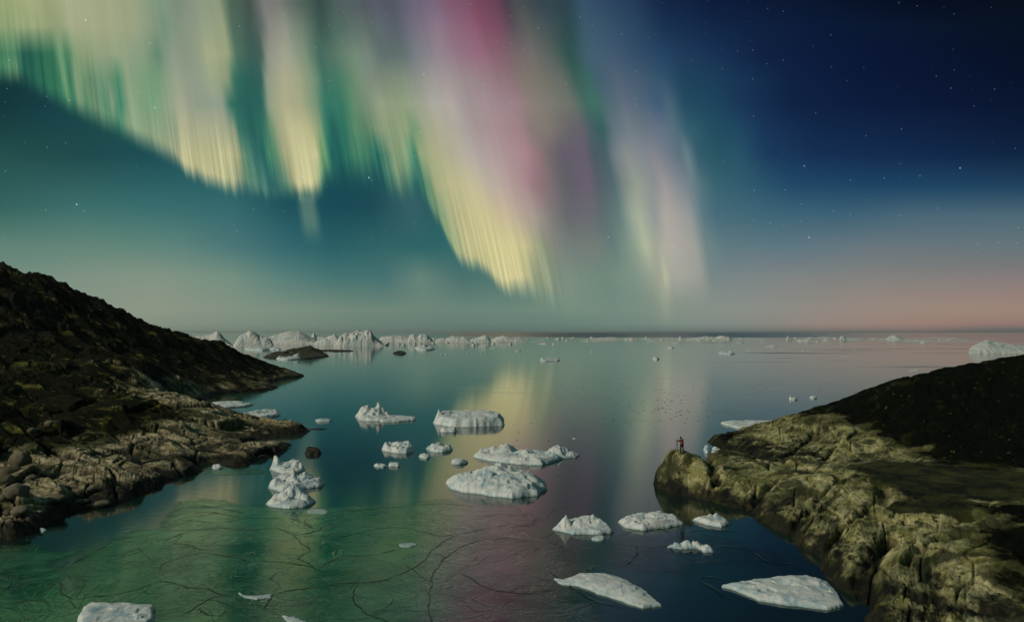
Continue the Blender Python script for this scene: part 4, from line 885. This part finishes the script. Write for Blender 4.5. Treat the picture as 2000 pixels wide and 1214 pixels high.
# ------------------------------------------------------------------ thin sheet ice in the bay
def sheet_material():
    mt, b, out = material('thin_sheet_ice')
    p = pos(); x, y, z = sep(p)
    wx = noise(p, 0.10, 3, color=True)
    w1, w2, _ = sep(wx)
    pv = xyz(x + (w1 - 0.5) * 9.0, y * 1.0 + (w2 - 0.5) * 9.0, 0)
    n1 = noise(pv, 0.17, 5, 0.55, 0.5)
    n2 = noise(pv, 0.42, 4, 0.6, 1.0)
    def line(n, lev, wd): return smooth(m('ABSOLUTE', n - lev), wd * 4.2, wd * 1.4)
    pmask = smooth(noise(p, 0.08, 3), 0.40, 0.55)
    c1 = m('MAXIMUM', line(n1, 0.47, 0.0028), line(n1, 0.56, 0.0024) * pmask)
    c2 = m('MAXIMUM', line(n2, 0.50, 0.006) * pmask, line(n2, 0.60, 0.006))
    crack = m('MAXIMUM', c1, c2 * 0.7)
    spots = smooth(noise(xyz(x * 0.6, y * 1.2, 3.0), 1.6, 3, 0.6), 0.70, 0.74)
    plates = noise(pv, 0.09, 4, 0.6, 0.3)
    pl2 = noise(xyz(x * 0.5 + 9.0, y + (w1 - 0.5) * 6.0, 4.0), 0.16, 5, 0.55, 0.3)
    step = smooth(pl2, 0.490, 0.496) * 0.5 + smooth(pl2, 0.560, 0.565) * 0.5
    lip = smooth(m('ABSOLUTE', pl2 - 0.488), 0.006, 0.001) * 0.6 + smooth(m('ABSOLUTE', pl2 - 0.558), 0.006, 0.001) * 0.5
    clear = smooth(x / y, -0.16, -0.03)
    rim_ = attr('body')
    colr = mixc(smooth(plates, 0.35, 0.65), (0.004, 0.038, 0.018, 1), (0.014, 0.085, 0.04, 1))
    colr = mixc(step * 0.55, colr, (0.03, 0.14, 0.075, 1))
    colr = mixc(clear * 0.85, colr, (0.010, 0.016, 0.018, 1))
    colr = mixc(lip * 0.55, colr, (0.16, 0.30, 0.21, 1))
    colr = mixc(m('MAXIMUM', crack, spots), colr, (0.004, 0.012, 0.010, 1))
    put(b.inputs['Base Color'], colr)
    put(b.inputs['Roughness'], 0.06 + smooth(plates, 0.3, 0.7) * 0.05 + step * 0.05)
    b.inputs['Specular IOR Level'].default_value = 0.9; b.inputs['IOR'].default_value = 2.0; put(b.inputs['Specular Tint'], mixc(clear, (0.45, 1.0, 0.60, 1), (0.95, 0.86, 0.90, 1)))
    put(b.inputs['Normal'], bump(smooth(n1, 0.3, 0.7) * 0.4 + noise(pv, 1.2, 3, 0.5) * 0.25 - crack * 0.8, 0.4, 0.04))
    tr = S.tree.nodes.new('ShaderNodeBsdfTransparent')
    mx = S.tree.nodes.new('ShaderNodeMixShader')
    put(mx.inputs[0], clamp01(rim_ * (0.72 + (plates - 0.5) * 0.8 + step * 0.2) + crack * 0.9 * rim_))
    S.tree.links.new(tr.outputs[0], mx.inputs[1]); S.tree.links.new(b.outputs[0], mx.inputs[2])
    S.tree.links.new(mx.outputs[0], out.inputs[0])
    return mt
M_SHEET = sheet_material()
def ice_sheet(label, outline, body, seed, feather):
    pl = np.array(pol(outline)); x0, y0 = pl.min(0) - 1; x1, y1 = pl.max(0) + 1
    st = 0.16
    X, Y = np.meshgrid(np.arange(x0, x1, st), np.arange(y0, y1, st), indexing='ij')
    sd = poly_sd(X, Y, [tuple(p) for p in pl]) + 0.7 * fbm(X / 2.6, Y / 2.6, 5, seed) + 0.5 * fbm(X / 9, Y / 9, 2, seed + 2)
    keep = sd > -0.02; keep = keep[:-1, :-1] & keep[1:, :-1] & keep[1:, 1:] & keep[:-1, 1:]
    Z = 0.012 + 0.02 * sst(sd, 0, 0.25) + 0.006 * fbm(X / 3, Y / 3, 3, seed + 7)
    v = np.stack([X, Y, Z], -1).reshape(-1, 3)
    bd = (body * sst(sd, -0.02, feather)).reshape(-1)
    v2, f2, used = compact(v, grid_faces(*X.shape, keep))
    n = len(v2); low = v2.copy(); low[:, 2] = -0.03
    o = mesh_obj('thin_ice', v2, f2, M_SHEET)
    at = o.data.attributes.new('body', 'FLOAT', 'POINT'); at.data.foreach_set('value', bd[used].astype(np.float32))
    return tag(o, label, 'sheet ice', kind='structure')
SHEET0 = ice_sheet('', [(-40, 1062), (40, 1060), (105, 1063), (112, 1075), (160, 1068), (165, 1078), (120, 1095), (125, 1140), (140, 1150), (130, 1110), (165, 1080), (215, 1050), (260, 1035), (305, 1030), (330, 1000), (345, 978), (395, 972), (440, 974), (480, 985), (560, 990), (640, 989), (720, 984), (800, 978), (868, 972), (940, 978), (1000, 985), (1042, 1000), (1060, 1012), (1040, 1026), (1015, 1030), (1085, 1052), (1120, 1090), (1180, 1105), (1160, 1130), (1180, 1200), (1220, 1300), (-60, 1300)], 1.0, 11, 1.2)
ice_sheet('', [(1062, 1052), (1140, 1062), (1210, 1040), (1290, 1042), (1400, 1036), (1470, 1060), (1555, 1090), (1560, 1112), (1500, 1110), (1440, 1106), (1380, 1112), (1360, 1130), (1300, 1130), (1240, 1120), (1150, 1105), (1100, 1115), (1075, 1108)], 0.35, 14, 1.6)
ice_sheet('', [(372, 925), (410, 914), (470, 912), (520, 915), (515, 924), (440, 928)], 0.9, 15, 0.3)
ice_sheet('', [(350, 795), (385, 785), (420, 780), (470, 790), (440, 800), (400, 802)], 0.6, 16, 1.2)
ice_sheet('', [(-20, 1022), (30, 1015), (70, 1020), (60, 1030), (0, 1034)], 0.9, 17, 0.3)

# open cracks in the sheet, with rafted pale lips
def lead_material(name, colr, rough):
    mt, b, _ = material(name)
    b.inputs['Base Color'].default_value = (*colr, 1); b.inputs['Roughness'].default_value = rough
    b.inputs['Specular IOR Level'].default_value = 0.3
    return mt
M_LEAD = lead_material('open_water_lead', (0.002, 0.008, 0.007), 0.25); M_LIP = lead_material('crack_lip_ice', (0.10, 0.22, 0.14), 0.4)
CR = [[(115,1135),(121,1156),(140,1170),(182,1165),(224,1161),(266,1152),(308,1135),(336,1140),(371,1147),(402,1149),(437,1163),(465,1154)],
 [(308,1121),(317,1103),(350,1089),(392,1081),(430,1084),(465,1089),(480,1095),(525,1096),(574,1100),(612,1110),(640,1123)],
 [(332,1061),(371,1065),(406,1075),(425,1074)], [(290,1051),(325,1053),(367,1039),(402,1033),(455,1033),(497,1035),(542,1032),(574,1044),(616,1037),(640,1026)],
 [(350,1016),(385,1018),(437,1021),(480,1012),(525,1012),(560,1014)],
 [(511,1194),(525,1173),(546,1158),(588,1151),(630,1144),(665,1140),(700,1138),(760,1130),(815,1105),(845,1075),(880,1050),(930,1036),(1000,1024)],
 [(350,1205),(385,1184),(420,1166),(451,1163)], [(385,1187),(402,1201),(430,1201),(448,1187)], [(570,1044),(591,1061),(605,1075),(581,1089),(602,1100),(619,1114)],
 [(845,1230),(838,1180),(842,1140),(860,1100),(905,1066),(960,1052),(1040,1054)], [(640,1060),(700,1040),(780,1030),(860,1046),(900,1040)],
 [(330,1000),(360,993),(400,990),(450,996),(480,1003)], [(370,1004),(410,1000),(450,1007),(470,1010)], [(700,1138),(690,1170),(720,1200),(800,1230)], [(620,1114),(660,1090),(720,1085),(790,1070)], [(900,1120),(960,1150),(1040,1160),(1090,1150)],
 [(125,1113),(150,1095),(190,1075),(220,1055)], [(640,1000),(700,996),(780,990),(860,984),(930,990)], [(930,1010),(980,1004),(1020,1008)], [(10,1180),(60,1172),(110,1178)], [(560,1010),(590,1020),(612,1032)],
 [(1203,1046),(1245,1035),(1290,1033),(1315,1046)], [(1340,1039),(1367,1035),(1413,1035),(1451,1040)], [(1262,1072),(1297,1065),(1322,1081),(1367,1075),(1413,1079)], [(1395,1065),(1455,1072),(1490,1093),(1518,1102),(1560,1098)],
 [(1287,1112),(1315,1117),(1343,1128)], [(1360,1131),(1385,1126),(1420,1131)], [(1364,1135),(1392,1149),(1413,1166),(1448,1177)], [(1200,1107),(1224,1100),(1245,1079),(1238,1065),(1196,1058)], [(1060,1110),(1100,1135),(1150,1168),(1230,1192)]]
NCR = len(CR)
_r = random.Random(77)
for _ in range(60):                               # short branching cracks
    x_, y_ = _r.uniform(120, 1120), _r.uniform(995, 1200); c_ = [(x_, y_)]; h_ = _r.choice([-1, 1])
    for _k in range(_r.choice([2, 2, 3, 4])):
        x_ += h_ * _r.uniform(12, 38); y_ += _r.gauss(0, 7) * (1 + (y_ - 990) / 150); c_.append((x_, y_))
    if not (x_ < 320 and min(q_[1] for q_ in c_) < 1075): CR.append(c_)
def ribbons(name, wid, off, z, mat, seed, skip=0.0):
    vs, fs = [], []
    for ci, c in enumerate(CR):
        pts = np.array([W(a, b)[:2] for a, b in c])
        # Catmull-Rom, then a wandering offset
        P_ = np.vstack([2 * pts[0] - pts[1], pts, 2 * pts[-1] - pts[-2]]); out = []
        for i in range(1, len(P_) - 2):
            n = max(4, int(np.linalg.norm(P_[i + 1] - P_[i]) / 0.12))
            for t in np.linspace(0, 1, n, endpoint=False):
                out.append(0.5 * ((2 * P_[i]) + (P_[i + 1] - P_[i - 1]) * t + (2 * P_[i - 1] - 5 * P_[i] + 4 * P_[i + 1] - P_[i + 2]) * t * t + (3 * P_[i] - P_[i - 1] - 3 * P_[i + 1] + P_[i + 2]) * t ** 3))
        q = np.array(out); ar = np.arange(len(q)) * 0.12
        tg = np.gradient(q, axis=0); tg /= np.linalg.norm(tg, axis=1)[:, None] + 1e-9; nn = np.stack([-tg[:, 1], tg[:, 0]], 1)
        q = q + nn * (0.30 * fbm(ar / 2.0, ar * 0 + ci, 4, 5) + off)[:, None] + np.stack([0 * ar, 0.22 * fbm(ar / 1.1, ar * 0 + ci + 9, 3, 6)], 1)
        if ci >= NCR and name == 'rafted_lip': continue
        wd = wid * (1.0 if ci < NCR else 0.42) * np.clip(0.65 + 1.3 * fbm(ar / 1.6, ar * 0 + ci, 3, seed), 0.12, 2.2) * np.clip(np.minimum(ar, ar[-1] - ar) / 0.8, 0.1, 1)
        if skip: wd = wd * (fbm(ar / 3.0, ar * 0 + ci + 4, 2, seed + 1) > skip)
        b0 = len(vs)
        for k in range(len(q)):
            vs.append((*(q[k] + nn[k] * wd[k]), z)); vs.append((*(q[k] - nn[k] * wd[k]), z))
            if k: a = b0 + 2 * k; fs.append((a - 2, a - 1, a + 1, a))
    return mesh_obj(name, vs, fs, mat, SHEET0)
ribbons('open_lead', 0.060, 0.0, 0.052, M_LEAD, 3)
ribbons('rafted_lip', 0.030, 0.10, 0.046, M_LIP, 8, 0.02)

# ------------------------------------------------------------------ the photographer with tripod and backpack
def plain(name, colr, rough=0.8):
    mt, b, _ = material(name)
    n = noise(pos(), 14.0, 3)
    put(b.inputs['Base Color'], mixc(n, tuple(c * 0.7 for c in colr), tuple(c * 1.25 for c in colr)))
    b.inputs['Roughness'].default_value = rough
    return mt
M_SKIN = plain('skin', (0.45, 0.27, 0.20)); M_JACKET = plain('dark_jacket', (0.016, 0.018, 0.020)); M_TROUS = plain('dark_trousers', (0.010, 0.013, 0.016))
M_HAIR = plain('dark_hat', (0.010, 0.009, 0.009)); M_PACK = plain('orange_red_pack', (0.20, 0.030, 0.012)); M_METAL = plain('black_metal', (0.015, 0.016, 0.018), 0.45)
def skinned(name, chains, mat, parent=None, sub=2, root=0):
    """chains of (x, y, z, r) points; equal points are shared; one continuous skinned surface"""
    key = {}; vs = []; rs = []; es = []
    for ch in chains:
        prev = None
        for (x, y, z, r) in ch:
            k = (round(x, 3), round(y, 3), round(z, 3))
            if k not in key: key[k] = len(vs); vs.append((x, y, z)); rs.append(r)
            if prev is not None and prev != key[k]: es.append((prev, key[k]))
            prev = key[k]
    me = bpy.data.meshes.new(name); me.from_pydata(vs, es, [])
    o = bpy.data.objects.new(name, me); COL.objects.link(o)
    o.modifiers.new('skin', 'SKIN'); s_ = o.modifiers.new('sub', 'SUBSURF'); s_.levels = sub; s_.render_levels = sub
    if not me.skin_vertices:
        bpy.context.view_layer.objects.active = o; bpy.ops.mesh.customdata_skin_add() if hasattr(bpy.ops.mesh, 'customdata_skin_add') else None
    sv = me.skin_vertices[0].data
    for i, r in enumerate(rs):
        rr_ = r if isinstance(r, tuple) else (r, r)
        sv[i].radius = rr_; sv[i].use_root = (i == root)
    dg = bpy.context.evaluated_depsgraph_get(); ev = o.evaluated_get(dg)
    nm = bpy.data.meshes.new_from_object(ev); o.modifiers.clear(); o.data = nm; bpy.data.meshes.remove(me)
    nm.materials.clear(); nm.materials.append(mat)
    for p_ in nm.polygons: p_.use_smooth = True
    if parent: o.parent = parent
    return o
pq = P(1331, 889, 78.0); gz = land_r.h(pq[0], pq[1])
PX, PY_, PZ = pq[0], pq[1], gz
def on_rock(x, y): return land_r.h(PX + x, PY_ + y) - PZ
def empty(name, loc, rz=0):
    o = bpy.data.objects.new(name, None); COL.objects.link(o); o.location = loc; o.rotation_euler = (0, 0, rz); return o
# facing away from the viewer and a little to the left; the local frame is the world's
zl, zr = on_rock(-0.12, 0.03), on_rock(0.20, -0.05)
hx, hy = -0.36, 0.40                                  # where the hands hold the camera
def hand(sx, wx, wy, wz, dxn, dyn):
    """palm, four bent fingers and a thumb closing on the camera body"""
    ch = []
    pa = (wx + dxn * .05, wy + dyn * .05, wz, .030)
    nx, ny = -dyn, dxn
    ln = [.075, .085, .080, .062]
    for k in range(4):
        o_ = (k - 1.5) * .020
        b0 = (wx + dxn * .09, wy + dyn * .09, wz + o_, .010)
        b1 = (b0[0] + dxn * ln[k] * .55 + nx * sx * .005, b0[1] + dyn * ln[k] * .55 + ny * sx * .005, b0[2], .009)
        b2 = (b1[0] + dxn * ln[k] * .2 + nx * sx * ln[k] * .45, b1[1] + dyn * ln[k] * .2 + ny * sx * ln[k] * .45, b1[2], .008)
        ch.append([pa, b0, b1, b2])
    t0 = (wx + dxn * .035 + nx * sx * .02, wy + dyn * .035 + ny * sx * .02, wz + .030, .012)
    ch.append([pa, t0, (t0[0] + dxn * .04 + nx * sx * .015, t0[1] + dyn * .04 + ny * sx * .015, t0[2] + .012, .010)])
    return ch, pa
person = empty('person', (PX, PY_, PZ))
tag(person, 'person in dark clothes standing on the rock knoll, handling a camera on a tripod', 'person')
body_ch = [
 [(0.04, 0, .93, (.15, .11)), (0.035, .01, 1.05, (.14, .10)), (0.02, .02, 1.22, (.155, .11)), (0.0, .04, 1.38, (.165, .10)), (-.02, .05, 1.48, .065), (-.03, .07, 1.56, .058), (-.04, .08, 1.62, .085), (-.045, .085, 1.70, .098), (-.045, .08, 1.77, .075)],
 [(0.04, 0, .93, (.15, .11)), (-.06, .01, .86, .095), (-.09, .03, .50 , .062), (-.11, .02, .28 + zl * .5, .055), (-.12, .01, .09 + zl, .040), (-.13, .09, .045 + zl, .040), (-.14, .17, .04 + zl, .030)],
 [(0.04, 0, .93, (.15, .11)), (.13, 0, .86, .095), (.17, .01, .50, .062), (.19, -.03, .28 + zr * .5, .055), (.20, -.06, .09 + zr, .040), (.19, .02, .045 + zr, .040), (.18, .10, .04 + zr, .030)],
 [(0.0, .04, 1.38, (.165, .10)), (-.17, .06, 1.41, .062), (-.27, .16, 1.22, .048), (-.33, .30, 1.32, .036), (-.37, .33, 1.345, .027)],
 [(0.0, .04, 1.38, (.165, .10)), (.17, .05, 1.41, .062), (.20, .20, 1.21, .048), (-.04, .34, 1.30, .036), (-.10, .355, 1.33, .027)],
]
h1, p1 = hand(1, -.37, .33, 1.345, -.55, .83); h2, p2 = hand(-1, -.10, .355, 1.33, -.99, .1)
body_ch.append([(-.37, .33, 1.345, .027), p1]); body_ch.append([(-.10, .355, 1.33, .027), p2])
body_ch += h1 + h2
skinned('body', body_ch, M_SKIN, person)
def grow(c, k, a=0, b=None):
    return [(x, y, z, tuple(q + k for q in r) if isinstance(r, tuple) else r + k) for x, y, z, r in c[a:b]]
skinned('jacket', [grow(body_ch[0], .022, 0, 5), grow(body_ch[3], .018, 0, 5), grow(body_ch[4], .018, 0, 5)], M_JACKET, person)
skinned('trousers', [grow(body_ch[1], .016, 0, 5), grow(body_ch[2], .016, 0, 5)], M_TROUS, person)
for k in (1, 2): skinned('boot', [grow(body_ch[k], .018, 4, 7)], M_HAIR, person)
skinned('hood', [[(-.04, .05, 1.55, .075), (-.048, .06, 1.64, .105), (-.05, .065, 1.71, .115), (-.045, .07, 1.78, .085), (-.04, .07, 1.82, .04)]], M_HAIR, person)
# a face looking over the camera
nose = skinned('nose', [[(-.06, .17, 1.685, .016), (-.065, .195, 1.665, .018), (-.06, .185, 1.65, .012)]], M_SKIN, person)
for q in (-.085, -.025): skinned('eye', [[(q, .165, 1.70, .011), (q, .172, 1.70, .010)]], M_HAIR, person)
skinned('mouth', [[(-.085, .172, 1.625, .007), (-.06, .178, 1.622, .009), (-.035, .172, 1.625, .007)]], M_PACK, person)
# backpack, worn on the back (toward the viewer)
pack = empty('backpack', (PX + .05, PY_ - .16, PZ + 1.0))
tag(pack, 'orange-red backpack on the back of the person with the tripod', 'backpack')
def softbox(name, c, hs, mat, parent, bev=.05, taper=0.0):
    bpy_me = bpy.data.meshes.new(name)
    import bmesh
    bm = bmesh.new(); bmesh.ops.create_cube(bm, size=2)
    for v in bm.verts:
        t = 1 - taper * (v.co.z > 0)
        v.co = Vector((v.co.x * hs[0] * t, v.co.y * hs[1] * t, v.co.z * hs[2]))
    bmesh.ops.bevel(bm, geom=list(bm.edges), offset=bev, segments=4, profile=.6, affect='EDGES')
    for v in bm.verts: v.co += Vector(c)
    bm.to_mesh(bpy_me); bm.free(); bpy_me.materials.append(mat)
    for p_ in bpy_me.polygons: p_.use_smooth = True
    o = bpy.data.objects.new(name, bpy_me); COL.objects.link(o)
    if parent: o.parent = parent
    return o
softbox('main_bag', (0, 0, .24), (.165, .10, .27), M_PACK, pack, .06, .12)
softbox('top_lid', (0, .01, .53), (.135, .10, .05), plain('dark_red_lid', (.20, .03, .02)), pack, .04)
softbox('front_pocket', (0, -.125, .16), (.11, .04, .12), plain('bright_red_pocket', (.25, .05, .03)), pack, .03)
softbox('hip_belt', (0, .06, -.02), (.17, .13, .035), M_METAL, pack, .03)
for q in (-.09, .09):
    skinned('shoulder_strap', [[(q, .07, .47, (.025, .012)), (q - .03, .20, .50, (.025, .012)), (q - .03, .34, .38, (.025, .012)), (q, .32, .15, (.02, .01))]], M_METAL, pack, 1)
# tripod with camera
tx, ty = -.38, .45
tri = empty('camera_tripod', (PX + tx, PY_ + ty, PZ))
tag(tri, 'thin dark tripod standing on the rock knoll left of the person', 'tripod')
def tube(name, pts, r, mat, parent, n=8):
    return skinned(name, [[(*p, r) for p in pts]], mat, parent, 1)
for dx_, dy_ in ((-.34, -.12), (.10, -.30), (.12, .34)):
    zz = on_rock(tx + dx_, ty + dy_)
    lg = tube('leg', [(dx_ * .06, dy_ * .06, 1.18), (dx_ * .55, dy_ * .55, (1.18 + zz) / 2), (dx_, dy_, zz)], .017, M_METAL, tri)
    tube('foot', [(dx_, dy_, zz + .03), (dx_ * 1.01, dy_ * 1.01, zz)], .022, M_METAL, tri)
tube('centre_column', [(0, 0, .95), (0, 0, 1.25)], .022, M_METAL, tri)
softbox('tripod_head', (0, 0, 1.27), (.04, .04, .035), M_METAL, tri, .012)
camo = empty('photo_camera', (PX + tx, PY_ + ty, PZ + 1.30))
tag(camo, 'small black camera mounted on top of the tripod', 'camera')
softbox('camera_body', (0, 0, .055), (.075, .04, .05), M_METAL, camo, .012)
tube('lens', [(0, .03, .055), (0, .10, .055), (0, .15, .055)], .036, M_METAL, camo)

# ------------------------------------------------------------------ sea air
def haze_box():
    mt = bpy.data.materials.new('sea_air'); mt.use_nodes = True; t = mt.node_tree; t.nodes.clear()
    out = t.nodes.new('ShaderNodeOutputMaterial'); v = t.nodes.new('ShaderNodeVolumePrincipled')
    v.inputs['Color'].default_value = (0.86, 0.95, 0.95, 1); v.inputs['Density'].default_value = 0.000028; v.inputs['Anisotropy'].default_value = 0.2
    t.links.new(v.outputs[0], out.inputs['Volume'])
    x, y0, y1, z0, z1 = 61000.0, -310.0, 61000.0, -8.0, 52.0
    vs = [(-x, y0, z0), (x, y0, z0), (x, y1, z0), (-x, y1, z0), (-x, y0, z1), (x, y0, z1), (x, y1, z1), (-x, y1, z1)]
    fs = [(0, 3, 2, 1), (4, 5, 6, 7), (0, 1, 5, 4), (1, 2, 6, 5), (2, 3, 7, 6), (3, 0, 4, 7)]
    o = mesh_obj('haze', vs, fs, mt, smooth_=False)
    tag(o, kind='stuff')
haze_box()
